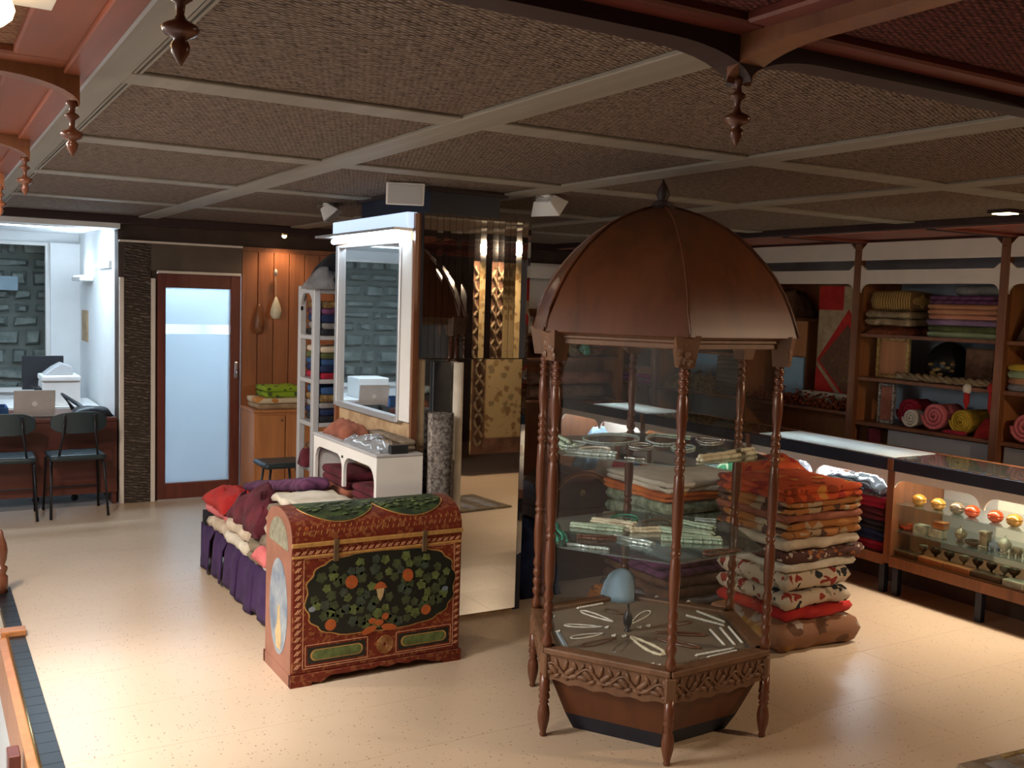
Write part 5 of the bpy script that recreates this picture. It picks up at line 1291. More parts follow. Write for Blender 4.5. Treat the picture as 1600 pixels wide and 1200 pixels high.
hs = thing('hanging_ornament', (2.68, 8.58, 1.55), 'pale pear-shaped ornament hanging on a cord from wooden wall', 'ornament')
MB().lathe([(0.004, 1.545), (0.035, 1.552), (0.050, 1.585), (0.047, 1.625), (0.033, 1.675), (0.018, 1.715), (0.008, 1.735), (0.003, 1.74)], 14, (2.68, 8.58, 0)).build('shell', 'ivory_solid', hs, smooth=True)
MB().tube([(2.68, 8.58, 1.735), (2.68, 8.60, 1.95)], 0.0025, 5).build('cord', 'ivory', hs); MB().ball((2.68, 8.60, 1.95), 0.016, 0.016, 0.03).build('knot', 'ivory', hs, smooth=True)
MB().lathe([(0.004, 1.41), (0.034, 1.425), (0.050, 1.47), (0.048, 1.53), (0.034, 1.60), (0.018, 1.65), (0.006, 1.675)], 14, (2.54, 8.615, 0)).build('ornament_shadow', 'brown_wood', smooth=True, label='dark brown shape standing in for the pale ornament shadow on wooden wall', cat='ornament')  # solid dark shape put in for the shadow of the hanging ornament
lp2 = thing('picture_lamp', (2.72, 8.5, 2.2), 'small warm lamp above the wood panelled corner', 'lamp')
MB().ball((2.72, 8.5, 2.262), 0.022, 0.022, 0.018).build('bulb', 'bulb_small', lp2, smooth=True); spot('picture_lamp_light', (2.72, 8.5, 2.235), (2.74, 8.56, 0.9), 12, WARM, 140, 0.8, 0.03); MB().lathe([(0.03, 2.27), (0.035, 2.285)], 12, (2.72, 8.5, 0)).build('rose', 'brass', lp2)
# ------------------------------------------------------------------ stair edge, rail, newel
cb = thing('stair_curb', (0.40, 4.5, 0), 'black tiled curb along the stairwell edge', 'curb')
y = 2.6
while y < 6.35:
    MB().box(0.362, 0.438, y+0.0015, y+0.0985, -0.03, 0.008).build('tile', 'black_gloss', cb); y += 0.1
MB().box(0.3605, 0.44, 2.6, 6.4, -0.04, -0.0035+0.009-0.004).build('grout_bed', 'navy', cb)
sb = thing('stair_string', (0.33, 4.5, -0.12), 'tan wooden board with brass edge strip beside the black curb', 'board')
MB().box(0.318, 0.36, 2.6, 5.45, -0.25, 0.012).build('board', 'orange_wood', sb); MB().tube([(0.357, 2.6, 0.016), (0.357, 5.9, 0.016)], 0.007, 8).build('brass_strip', 'brass', sb, smooth=True)
box1('stair_cleat', 'orange_wood', 0.33, 0.445, 5.46, 5.54, 0.0, 0.035, bevel=0.004, label='short tan wooden block lying across the black curb', cat='block')
box1('stair_post', 'door_wood', 0.262, 0.304, 4.0, 4.10, -0.6, 0.02, bevel=0.004, label='square red-brown post rising from the stairwell edge', cat='post')
MB().lathe([(0.035, 0.0), (0.036, 0.10), (0.024, 0.115), (0.034, 0.14), (0.034, 0.155), (0.018, 0.165), (0.030, 0.20), (0.036, 0.25), (0.030, 0.29), (0.016, 0.33), (0.012, 0.36), (0.004, 0.372)], 14, (0.385, 6.30, 0)).build('newel_post', 'post_wood', smooth=True, label='turned red-brown newel post at the end of black curb', cat='post')
# ------------------------------------------------------------------ counter along the right wall
QX0, QX1 = 5.20, 5.72
cuy = [2.85, 4.10, 5.35, 6.60, 7.85]
ct = thing('counter_top', ((QX0+QX1)/2, 5.3, 0.78), 'long glass counter top with black front rail and lit white panels', 'counter top')
MB().box(QX0-0.012, QX0+0.03, 2.85, 7.85, 0.785, 0.862).build('front_rail', 'navy', ct, bevel=0.004)
MB().box(QX1-0.03, QX1+0.01, 2.85, 7.85, 0.785, 0.862).build('back_rail', 'brown_wood', ct, bevel=0.004)
MB().box(QX0+0.03, QX1-0.03, 2.85, 7.85, 0.852, 0.860).build('glass_plate', 'glass_shelf', ct)
for a, b in ((4.14, 5.31), (6.64, 7.40)):
    MB().box(QX0+0.06, QX1-0.05, a, b, 0.8595, 0.8635).build('opal_panel', 'opal', ct)
for y in cuy: MB().box(QX0-0.016, QX0+0.02, y-0.02, y+0.02, 0.79, 0.858).build('joint_cap', 'brown_wood', ct)
y = 2.9
while y < 7.8:
    MB().box(QX0-0.004, QX0+0.012, y, y+0.045, 0.862, 0.866).build('rail_bead', 'darkstone', ct) if y < 5.2 else None
    y += 0.075
def counter_unit(y0, y1, label, lit=True):
    t = thing('display_counter', ((QX0+QX1)/2, (y0+y1)/2, 0), label, 'counter', 'display counters along the shelf wall')
    MB().prism(arch_fascia(y0+0.02, y1-0.02, 0.785, 0.735, 0.66, 2, 0.08, 0.0), 'x', QX0+0.004, QX0+0.018).build('arched_fascia', 'cream_board', t)
    for yy in (y0, y1-0.025):
        MB().box(QX0, QX1, yy, yy+0.025, 0.20, 0.785).build('end_panel', 'brown_wood', t)
    MB().box(QX0, QX1, y0+0.025, y1-0.025, 0.22, 0.25).build('bottom_board', 'brown_wood', t)
    MB().box(QX0-0.005, QX0+0.02, y0+0.025, y1-0.025, 0.185, 0.25).build('bottom_rail', 'brown_wood', t)
    MB().box(QX1-0.02, QX1, y0+0.025, y1-0.025, 0.25, 0.785).build('back_panel', 'cream_board', t)
    for yy in (y0+0.03, (y0+y1)/2-0.02, y1-0.07):
        for xx in (QX0+0.03, QX1-0.07): MB().box(xx, xx+0.04, yy, yy+0.04, 0, 0.22).build('leg', 'navy', t)
    MB().box(QX0+0.30, QX0+0.32, y0, y1, 0.0, 0.22).build('kick_board', 'dark_wall', t)
    tx = QX0+(0.06 if lit == True else 0.22)
    MB().tube([(tx, y0+0.08, 0.765), (tx, y1-0.08, 0.765)], 0.011, 8).build('tube_lamp', 'tube_case' if lit == True else lit, t, smooth=True)
    return t
u1 = counter_unit(2.85, 4.10, 'display counter with cream interior, glass shelves and stone curios')
for z in (0.405, 0.575): MB().box(QX0+0.03, QX1-0.03, 2.88, 4.07, z, z+0.006).build('glass_shelf', 'glass_shelf', u1)
MB().box(QX1-0.035, QX1-0.02, 3.70, 4.07, 0.255, 0.78).build('satin_back', 'alu', u1)
u2 = counter_unit(4.10, 5.35, 'display counter stuffed with dark and maroon textiles beside the tall stack', M['tube_white_case'])
u3 = counter_unit(5.35, 6.60, 'display counter behind the glass kiosk with pale interior')
u4 = counter_unit(6.60, 7.85, 'farthest display counter with bright colourful goods', M['tube_white_case'])
# curios in the lit unit: lacquered bowls on the top glass, carvings in the middle, goblets and boxes below
def at_cab(px, X): return onx(px, 800, X).y
def egg(px_, mat, label, r=0.038):
    X = QX0+0.11; y = onx(px_, 790, X).y
    t = thing('lacquer_box', (X, y, 0.581), label, 'lidded box', 'lacquered boxes on the upper glass shelf')
    MB().lathe([(0.018, 0.0), (r*0.75, 0.006), (r*1.05, 0.018), (r*1.15, 0.034)], 14, (X, y, 0.581)).build('bowl', mat, t, smooth=True)
    MB().lathe([(r*1.17, 0.034), (r*1.12, 0.046), (r*0.92, 0.058), (r*0.55, 0.068), (0.004, 0.072)], 14, (X, y, 0.581)).build('lid', mat, t, smooth=True)
amber = plain('amber_lacquer', (0.45, 0.22, 0.04), 0.12, 0.2, 0.8, 0.4, 30); greyl = plain('grey_lacquer', (0.2, 0.16, 0.11), 0.12, 0.2, 0.8, 0.3, 30)
for px_, mt, n in ((1436, amber, 'amber'), (1466, amber, 'golden amber, second from the unit end'), (1496, greyl, 'grey brown'), (1520, 'brass_red', 'orange red'), (1557, 'brass_red', 'glossy deep red'), (1587, amber, 'olive amber')):
    egg(px_, mt, '%s lacquered round lidded box on upper glass shelf' % n)
mid = [(1418, 'brass_red', 'dish', 'red flat dish'), (1441, 'soap', 'block', 'mottled green stone block'), (1466, 'soap', 'block', 'mottled stone block beside wooden box'), (1470, 'orange_wood', 'topbox', 'tan wooden box on the stone block'),
       (1502, 'onyx', 'urn', 'dark striped stone urn with lid'), (1523, 'darkstone', 'dish', 'dark brown carved dish'), (1541, 'onyx', 'tower', 'tall grey stone tower block'), (1556, 'bluegrey', 'elephant', 'small grey stone elephant'), (1572, 'soap', 'urn', 'pale green stone urn'), (1590, 'onyx', 'elephant', 'brown stone elephant')]
for px_, mt, kind, lab in mid:
    X = QX0+0.12; y = onx(px_, 825, X).y; z = 0.411; m = MB()
    if kind == 'dish': m.lathe([(0.02, 0), (0.045, 0.012), (0.055, 0.030), (0.048, 0.032), (0.03, 0.016)], 14, (X, y, z))
    elif kind == 'block': m.box(X-0.03, X+0.03, y-0.045, y+0.045, z, z+0.05); m.box(X-0.026, X+0.026, y-0.04, y+0.04, z+0.05, z+0.056)
    elif kind == 'topbox': z += 0.0565; m.box(X-0.028, X+0.028, y-0.04, y+0.04, z, z+0.034); m.box(X-0.03, X+0.03, y-0.043, y+0.043, z+0.034, z+0.044)
    elif kind == 'urn': m.lathe([(0.022, 0), (0.024, 0.008), (0.012, 0.016), (0.03, 0.035), (0.038, 0.055), (0.034, 0.066), (0.02, 0.085), (0.005, 0.092), (0.007, 0.10), (0.002, 0.108)], 14, (X, y, z))
    elif kind == 'tower': m.box(X-0.024, X+0.024, y-0.024, y+0.024, z, z+0.10); m.box(X-0.028, X+0.028, y-0.028, y+0.028, z, z+0.02); m.box(X-0.027, X+0.027, y-0.027, y+0.027, z+0.085, z+0.105)
    else:
        m.ball((X, y, z+0.036), 0.024, 0.034, 0.022); m.ball((X, y-0.032, z+0.04), 0.017, 0.016, 0.018); m.tube([(X, y-0.045, z+0.04), (X, y-0.054, z+0.02), (X, y-0.05, z+0.005)], 0.006)
        for sx in (-1, 1):
            for sy in (-1, 1): m.tube([(X+sx*0.014, y+sy*0.02, z+0.03), (X+sx*0.014, y+sy*0.02, z)], 0.008)
            m.ball((X+sx*0.018, y-0.028, z+0.04), 0.004, 0.012, 0.014)
    m.build('stone_curio' if kind != 'topbox' else 'wooden_box', mt, smooth=kind in ('dish', 'urn', 'elephant'), bevel=0.003 if kind in ('block', 'tower', 'topbox') else 0, label=lab+' on the lower glass shelf', cat='curio' if kind != 'topbox' else 'box')
boxes = []
for px0, px1, mt, lab in ((1396, 1436, 'darkstone', 'long dark box, nearest the maroon textiles'), (1438, 1477, 'orange_wood', 'tan wooden box under the first goblets'), (1479, 1521, 'orange_wood', 'tan wooden box, second of two'), (1523, 1571, 'darkstone', 'dark grey box under small goblets'), (1573, 1606, 'soap', 'pale box at the far end of the row')):
    X = QX0+0.07; y1 = onx(px0, 870, X).y; y0 = onx(px1, 870, X).y
    box1('small_box', mt, X-0.03, X+0.05, y0, y1, 0.25, 0.288, bevel=0.004, label=lab+' in the counter bottom', cat='box', group='boxes on the counter bottom board')
gobl = [(1443, 'tiny black', 0.9), (1463, 'dark brown, tall', 1.1), (1485, 'brown, flared', 1.05), (1508, 'olive brown, leaning by pale card', 0.95), (1530, 'brown, in the middle of the row', 1.0), (1552, 'brown, beside two pale cards', 1.0), (1573, 'olive, smaller', 0.95), (1588, 'olive, wide bowled', 1.1)]
for k, (px_, n, s) in enumerate(gobl):
    X = QX0+0.17; y = onx(px_, 850, X).y
    MB().lathe([(0.020*s, 0.0), (0.018*s, 0.006), (0.007*s, 0.018), (0.008*s, 0.034), (0.024*s, 0.048), (0.031*s, 0.064), (0.029*s, 0.076), (0.022*s, 0.078), (0.018*s, 0.06)], 12, (X, y, 0.25)).build('goblet', 'darkstone' if k % 3 else 'onyx', smooth=True, label='%s turned goblet in the counter bottom row' % n, cat='goblet', group='turned goblets in the counter')
# textiles in the dark unit
a, b = 4.14, 5.31
z = 0.251
for k, (c, n, h) in enumerate((('crimson', 'crimson', 0.06), ('navycloth', 'navy blue', 0.07), ('darkcloth', 'black', 0.06), ('maroon', 'wine', 0.08), ('crimson', 'dark pink red', 0.075))):
    folded('folded_cloth', c, QX0+0.03, QX1-0.05, a+0.02, a+0.55, z, z+h, '%s folded cloth, %s inside the textile counter' % (n, ordw[k]), layers=2, group='cloths in the counter', amp=0.01); z += h
    folded('folded_cloth', ['maroon', 'darkcloth', 'navycloth', 'crimson', 'plum'][k], QX0+0.03, QX1-0.05, a+0.60, b-0.03, z-h, z, '%s folded cloth, %s beside the tall stack inside the counter' % (['maroon', 'black', 'navy', 'crimson', 'plum'][k], ordw[k]), layers=2, group='cloths in the counter', amp=0.01)
m = MB(); m.heap(QX0+0.02, QX0+0.34, a+0.05, a+0.62, 0.597, 0.70, 0.025, 3, 5.0, 16, 24, 16); m.build('packed_cloth', glassy('wrapped_black_cloth', (0.25, 0.25, 0.28), 3.0, 0.5, (0.06, 0.06, 0.08)), smooth=True, label='black cloth in glossy plastic wrap glaring inside the counter', cat='cloth')
m = MB(); m.heap(QX0+0.02, QX0+0.34, a+0.64, b-0.05, 0.597, 0.72, 0.03, 3, 6.0, 16, 22, 16); m.build('packed_cloth', 'plastic_film', smooth=True, label='clear wrapped white cloth with lilac print inside the counter', cat='cloth')
# colourful goods in the far counters
for k, (y, c, n) in enumerate(((5.5, 'ivory', 'white'), (5.75, 'bead_green', 'emerald green'), (6.0, 'lightblue', 'light blue'), (6.3, 'lilac', 'lilac'), (6.75, 'blue', 'cobalt blue'), (7.0, 'pink', 'pink'), (7.25, 'ivory', 'ivory'), (7.55, 'lightblue', 'sky blue'))):
    m = MB(); m.heap(QX0+0.05, QX0+0.40, y-0.11, y+0.11, 0.25, 0.62 if k % 2 else 0.56, 0.05, 2.6, k*1.7, 12, 12, 9); m.build('cloth_bundle', c, smooth=True, label='%s cloth bundle inside the counter behind the kiosk' % n, cat='cloth', group='bundles in the far counters')
# ------------------------------------------------------------------ shelf wall
SX, SB = 6.32, 6.86
def shelf_bay(y0, y1, shelves, back, label, parts=None):
    t = thing('shelf_bay', ((SX+SB)/2, (y0+y1)/2, 0), label, 'shelf unit', 'open shelf bays along the right wall')
    MB().box(SX, SX+0.06, y1-0.032, y1+0.032, 0, 2.30).build('post', 'brown_wood', t, bevel=0.006)
    MB().box(SX+0.06, SB, y1-0.012, y1+0.012, 0, 2.0).build('side_panel', 'orange_wood', t)
    g = 0.033
    pts = [(y0+g, 2.165), (y0+g, 2.25), (y0+g+0.05, 2.30), (y1-g-0.05, 2.30), (y1-g, 2.25), (y1-g, 2.165)]
    MB().prism(pts, 'x', SX+0.01, SX+0.03).build('upper_header', 'cream_board', t)
    r = 0.07; lo = [(y0+g, 2.105)]
    lo = [(y0+g, 2.13), (y0+g+0.05, 2.09), (y1-g-0.05, 2.09), (y1-g, 2.13)]
    bot = [(y1-g, 1.985-r)]+[(y1-g-r*(1-math.cos(math.pi/2*k/6)), 1.985-r*(1-math.sin(math.pi/2*k/6))) for k in range(7)]
    bot += [(y0+g+r*(1-math.cos(math.pi/2*k/6)), 1.985-r*(1-math.sin(math.pi/2*k/6))) for k in range(6, -1, -1)]+[(y0+g, 1.985-r)]
    MB().prism(lo+bot, 'x', SX+0.01, SX+0.03).build('lower_header', 'cream_board', t)
    MB().box(SB-0.02, SB, y0+0.033, y1+0.032, 0.0, 2.0).build('back_panel', back, t)
    for z in shelves: MB().box(SX+0.04, SB-0.02, y0+0.033, y1-0.012, z-0.028, z).build('shelf', 'brown_wood', t, bevel=0.003)
    MB().box(SX+0.02, SB, y0+0.033, y1+0.032, 0.0, 0.10).build('plinth', 'dark_wall', t)
    return t
bA = shelf_bay(4.18, 5.42, [1.60, 1.26, 0.91], 'bluegrey', 'shelf bay with peach and green blankets and pink rolls')
bB = shelf_bay(5.42, 6.66, [0.97], 'orange_wood', 'shelf bay with a red diamond rug and rust garland')
bC = shelf_bay(6.66, 7.90, [1.60, 1.36, 0.97], 'bluegrey', 'shelf bay with grey knits seen behind the kiosk')
bD = shelf_bay(2.94, 4.18, [1.60, 1.26, 0.91], 'dark_wall', 'shelf bay at the frame edge with a pink towel roll')
bE = shelf_bay(7.90, 8.60, [1.60, 1.36, 0.97], 'cream_board', 'narrow corner shelf bay with a white back')
SF = 6.38
def fold_px(name, mat, pl, pt, pr, pb, label, X=SF, depth=0.34, layers=2, cat='cloth', amp=0.005, group=None):
    y0, y1, z0, z1 = pbox(pl, pt, pr, pb, X)
    return folded(name, mat, X, X+depth, y0, y1, z0, z1, label, cat, layers, group, amp)
def heap_px(name, mat, pl, pt, pr, pb, label, X=SF, depth=0.3, amp=0.03, cat='cloth', p=3.0, freq=10.0, zbase=None):
    y0, y1, z0, z1 = pbox(pl, pt, pr, pb, X)
    if zbase is not None: z0 = zbase
    m = MB(); m.heap(X, X+depth, y0, y1, z0, z1, amp, p, pl*0.13, 16, 18, freq)
    return m.build(name, mat, smooth=True, label=label, cat=cat)
# bay A: blankets on the upper shelf
z = 1.60; y0 = pbox(1447, 500, 1565, 520, SF)[0]; y1 = pbox(1447, 500, 1565, 520, SF)[1]; y0 = max(y0, 4.215)
for k, (c, h, n) in enumerate((('palegreen', 0.042, 'pale green'), ('olive', 0.045, 'olive green'), ('lilac', 0.045, 'lilac grey'), ('salmon', 0.035, 'salmon'), ('peach', 0.075, 'peach'), ('plum', 0.06, 'plum'))):
    folded('folded_blanket', c, SF, SF+0.34, y0+0.01*(k % 3), y1-0.012*(k % 2), z, z+h, '%s folded blanket, %s from the bottom of the blanket stack' % (n, ['lowest', 'second', 'third', 'fourth', 'fifth', 'topmost'][k]) if k not in (0, 5) else '%s folded blanket, %s in the blanket stack' % (n, 'lowest' if k == 0 else 'topmost'), 'blanket', 2 if h > 0.05 else 1, 'blankets on the upper shelf', 0.006); z += h
m = MB(); m.M = Matrix.Translation((SF+0.02, 4.25, z)); m.slab(0, 0.3, 0.0, 0.36, 0, 0.075, 0.012, 0.035, 4.0); m.build('folded_blanket', 'graycloth', smooth=True, label='dark grey plum bolster lying on the blanket stack', cat='blanket')
z = 1.60
ya, yb = 4.93, 5.37
heap = MB(); heap.heap(SF-0.02, SF+0.3, ya, yb, z, z+0.075, 0.03, 3, 3.0, 14, 18, 14); heap.build('fringed_cloth', 'rust', smooth=True, label='brown fringed cloth hanging at the edge of the upper shelf', cat='cloth')
folded('folded_cloth', 'palegold', SF-0.01, SF+0.3, ya+0.01, yb-0.01, z+0.07, z+0.18, 'pale gold rumpled cloth under the gold striped bundle', layers=2, amp=0.02, rnd=0.03)
folded('folded_cloth', 'goldstripe', SF+0.01, SF+0.3, ya+0.03, yb-0.03, z+0.18, z+0.335, 'gold striped bundle on top of pale gold cloth', layers=1, amp=0.01, rnd=0.03)
# middle compartment
y0, y1, z0, z1 = pbox(1445, 533, 1500, 592, SF+0.15)
c = Vector((SF+0.22, (y0+y1)/2, 1.26)); r = (y1-y0)/2
hb = thing('black_bag', (c.x, c.y, 1.26), 'black rounded bag with gold ornament on the middle shelf', 'bag')
MB().lathe([(r*0.6, 0.0), (r*0.95, 0.04), (r*1.05, 0.12), (r*0.95, 0.20), (r*0.7, 0.26), (r*0.3, 0.295), (0.01, 0.30)], 16, c).build('body', 'black_gloss', hb, smooth=True)
m = MB(); rr = random.Random(2)
for k in range(14):
    a = math.pi+rr.uniform(-0.9, 0.9); zz = rr.uniform(0.03, 0.15); m.ball(c+Vector((r*1.03*math.cos(a), r*1.03*math.sin(a), zz)), 0.012, 0.026, 0.012, 6, 4)
m.build('gold_ornament', 'gilt', hb, smooth=True, kind='stuff')
y0, y1, z0, z1 = pbox(1512, 543, 1558, 600, SF+0.2)
box1('dark_case', 'brown', SF+0.16, SF+0.26, max(y0, 4.2), y1, 1.26, 1.53, bevel=0.012, label='dark brown flat case upright on the middle shelf', cat='case')
m = MB(); y0, y1, _, _ = pbox(1397, 590, 1556, 603, SF); n = 30
for s in range(3):
    pts = [(SF+0.02+0.022*math.sin(k*0.9+s*2.1), y0+0.02+(y1-y0-0.03)*k/n, 1.277+0.014*math.cos(k*0.9+s*2.1)+0.016) for k in range(n+1)]
    m.tube(pts, [0.016+0.004*math.sin(k*1.9+s) for k in range(n+1)], 6)
m.build('braided_garland', 'palegold', smooth=True, label='pale gold braided garland lying along the middle shelf edge', cat='garland')
for (a_, b_, n, lb) in (((1511, 612), (1511, 640), 'tassel', 'white and red tassel hanging off the middle shelf'), ((1552, 612), (1550, 650), 'tassel', 'red tassel hanging beside the shelf post')):
    p = onx(*a_, SF-0.02); q = onx(*b_, SF-0.02); t = thing('tassel', (p.x, p.y, q.z), lb, 'tassel')
    p.y = max(p.y, 4.235)
    MB().ball(p+Vector((0, 0, 0.02)), 0.028, 0.034, 0.04).build('head', 'ivory' if 'white' in lb else 'red', t, smooth=True)
    MB().lathe([(0.004, q.z), (0.022, q.z+0.05), (0.02, p.z)], 10, (p.x, p.y, 0)).build('skirt', 'red', t, smooth=True)
    MB().tube([p+Vector((0, 0, 0.03)), Vector((SF+0.02, p.y, 1.285)), Vector((SF+0.08, p.y, 1.262))], 0.004, 5).build('cord', 'gilt', t)
m = MB(); m.ball((SF+0.1, 4.26, 1.315), 0.05, 0.04, 0.055); m.build('pouch', 'sand', smooth=True, label='small tan pouch next to shelf post on the middle shelf', cat='bag')
# lower compartment rolls
def yroll(px0, px1, py0, py1, mat, label, X=SF, L=0.3, zb=0.91, lift=0.0, turns=3):
    y0, y1, _, _ = pbox(px0, py0, px1, py1, X); r = (y1-y0)/2; c = (X, (y0+y1)/2, zb+r*1.03+lift)
    MB().roll(c, 'x', L, r, turns).build('rolled_cloth', mat, smooth=True, label=label, cat='cloth roll', group='rolled cloths on the low shelf')
yroll(1437, 1478, 648, 672, 'pink', 'pink rolled cloth beside the mustard roll', L=0.25)
yroll(1482, 1520, 640, 667, 'yellow', 'mustard yellow rolled cloth like a rosette', lift=0.0, turns=4)
m = MB(); m.heap(SF-0.01, SF+0.3, 4.225, 4.37, 0.91, 1.06, 0.03, 3, 3.0, 12, 12); m.build('crumpled_cloth', 'red', smooth=True, label='red crumpled cloth against the shelf post, low shelf', cat='cloth')
yroll(1408, 1435, 640, 668, 'ivory', 'white rolled cloth at the dark end of low shelf', L=0.11)
yroll(1398, 1437, 640, 668, 'crimson', 'crimson roll lying behind the white roll', X=SF+0.12, L=0.2)
folded('folded_cloth', 'crimson', SF-0.03, SF+0.02, 4.42, 4.60, 0.912, 0.94, 'thin crimson cloth in front of the mustard roll', layers=1)
# gilt frames at the bay end
pf = thing('gilt_frame', (SF+0.3, 5.2, 1.26), 'gilt framed orange panel standing under the fringed cloth', 'framed panel')
y0, y1, z0, z1 = pbox(1368, 527, 1420, 600, SF+0.1); X = SF+0.1; z0 = 1.26
for bx_ in ((y0, y0+0.035, z0, z1), (y1-0.035, y1, z0, z1), (y0+0.035, y1-0.035, z0, z0+0.03), (y0+0.035, y1-0.035, z1-0.03, z1)): MB().box(X, X+0.025, *bx_).build('frame_bar', 'gilt', pf, bevel=0.006)
MB().box(X+0.008, X+0.02, y0+0.03, y1-0.03, z0+0.025, z1-0.025).build('panel', 'orange_wood', pf)
pf = thing('carved_frame', (SF+0.1, 5.25, 0.91), 'small carved silvery frame on the low shelf end', 'framed panel')
y0, y1, z0, z1 = pbox(1370, 603, 1397, 662, SF+0.05); X = SF+0.05; z0 = 0.91; z1 = 1.225
for bx_ in ((y0, y0+0.03, z0, z1), (y1-0.03, y1, z0, z1), (y0+0.03, y1-0.03, z0, z0+0.03), (y0+0.03, y1-0.03, z1-0.03, z1)): MB().box(X, X+0.025, *bx_).build('frame_bar', 'carpet_grey', pf, bevel=0.008)
MB().box(X+0.008, X+0.02, y0+0.028, y1-0.028, z0+0.028, z1-0.028).build('panel', 'terracotta', pf)
standing_roll(SF+0.03, 5.24, 0.06, 0.86, 'maroon', 'maroon patterned rug roll upright below the carved frame')
# lower white board under low shelf
box1('white_board', 'grey_wall', SF+0.02, SF+0.04, 4.22, 5.1, 0.10, 0.87, label='plain grey board closing the space under the low shelf', cat='board')
box1('white_board', 'grey_wall', SF+0.02, SF+0.04, 2.98, 4.14, 0.10, 0.87, label='plain grey board under the pink towel roll', cat='board')
# bay B: rug, boards, garland
y0, y1, z0, z1 = pbox(1277, 447, 1377, 632, SF+0.22); y0 = 5.45; y1 = min(y1, 6.11); X = SF+0.22
rug = thing('hanging_rug', (X, (y0+y1)/2, z0), 'hanging tan rug with red corners and a brown lattice diamond', 'rug')
MB().box(X, X+0.012, y0, y1, z0, z1).build('rug_field', 'sand', rug)
ym = onx(1322, 565, X).y; zm = onx(1322, 566, X).z; hw = y1-0.02-ym; zt_ = onx(1322, 508, X).z; zb_ = onx(1322, 620, X).z
def dia(g, gt):
    L_ = hw*g; tp = zm+(zt_-zm)*gt; bt_ = zm-(zm-zb_)*g; cut = (ym-y0-0.004)/L_
    return [(ym+L_, zm), (ym, tp), (y0+0.004, tp+(zm-tp)*cut), (y0+0.004, bt_+(zm-bt_)*cut), (ym, bt_)]
MB().prism(dia(1.06, 1.42), 'x', X-0.003, X+0.001).build('red_diamond', 'red', rug)
MB().prism(dia(0.95, 1.0), 'x', X-0.006, X+0.001).build('brown_diamond', fabric('ribbed_brown', (0.2, 0.1, 0.06), (0.12, 0.05, 0.03), 20, 'stripey'), rug)
MB().prism([(y1-0.26, z1), (y1, z1), (y1, z1-0.2), (y1-0.26, z1-0.2)], 'x', X-0.003, X+0.001).build('red_corner', 'red', rug)
MB().prism([(y1-0.3, z0), (y1, z0), (y1, z0+0.30)], 'x', X-0.003, X+0.001).build('red_corner', 'red', rug)
m = MB()
def D(u, v):
    q = v-u; return (X-0.007, ym+hw*0.95*(u+v-1), zm+((zt_-zm) if q > 0 else (zm-zb_)*0.95)*q)
def seg(a_, b_):
    pts = [D(a_[0]+(b_[0]-a_[0])*k/12, a_[1]+(b_[1]-a_[1])*k/12) for k in range(13)]; pts = [p_ for p_ in pts if p_[1] > y0+0.006]
    if len(pts) > 1: m.tube(pts, 0.004, 4)
for k in range(1, 4): t = k/4; seg((t, 0), (t, 1)); seg((0, t), (1, t))
m.build('lattice_lines', 'gilt', rug)
box1('blue_board', 'lightblue', SF+0.17, SF+0.19, 6.13, 6.42, 0.97, 1.36, label='pale blue board standing beside the red diamond rug', cat='board')
box1('wood_panel', 'orange_wood', SF+0.192, SF+0.208, 6.13, 6.44, 0.97, 1.672, label='orange wooden panel rising behind the pale blue board', cat='board')
MB().box(SX+0.04, SB-0.02, 6.12, 6.648, 1.672, 1.70).build('shelf', 'brown_wood', bB, bevel=0.003)
m = MB(); m.heap(SF+0.02, SF+0.36, 6.16, 6.60, 1.70, 1.93, 0.05, 3, 3.3, 16, 18, 12); m.build('crumpled_cloth', 'brown', smooth=True, label='dark brown fringed bundle on the short shelf above the orange panel', cat='cloth')
folded('folded_cloth', 'ivory', SF+0.10, SF+0.21, 5.47, 6.1, 0.97, 1.09, 'ivory cloth lying under the red diamond rug', layers=2)
m = MB(); n = 40; g = random.Random(9)
for k in range(420): m.ball((SF+g.uniform(-0.03, 0.10), g.uniform(5.49, 6.57), 0.98+abs(g.gauss(0, 0.04))), 0.010, 0.017, 0.010, 5, 3)
m.tube([(SF+0.03+0.03*math.sin(k*0.8), 5.49+1.08*k/60, 0.985) for k in range(61)], 0.012, 5); m.build('rust_garland', 'rust', smooth=True, kind='stuff', label='rust red beaded garland heaped along the shelf front', cat='garland')
# bay C seen through the kiosk
m = MB(); m.heap(SF, SF+0.3, 6.70, 7.85, 1.60, 1.86, 0.07, 4, 4.4, 14, 26, 7); m.build('cloth_pile', 'lilac', smooth=True, label='grey lilac cloth pile on the top shelf behind the kiosk', cat='cloth')
z = 1.0
for k, h in enumerate((0.09, 0.08, 0.09, 0.07)):
    folded('knit_blanket', 'greyknit', SF-0.02, SF+0.3, 6.05 if False else 6.70, 7.02, z, z+h, 'grey beige knit blanket, %s in the pile behind kiosk' % ordw[[0, 1, 2, 4][k]], 'blanket', 2, 'knit blankets', 0.015, rnd=0.03); z += h
box1('blue_board', 'lightblue', SF+0.25, SF+0.27, 7.05, 7.8, 0.99, 1.33, label='pale blue board behind the olive gold heap', cat='board')
m = MB(); m.heap(SF-0.03, SF+0.205, 7.03, 7.82, 0.97, 1.13, 0.05, 3, 6.2, 16, 24, 14); m.build('crumpled_cloth', 'gold', smooth=True, label='olive gold fringed heap on the shelf behind the kiosk', cat='cloth')
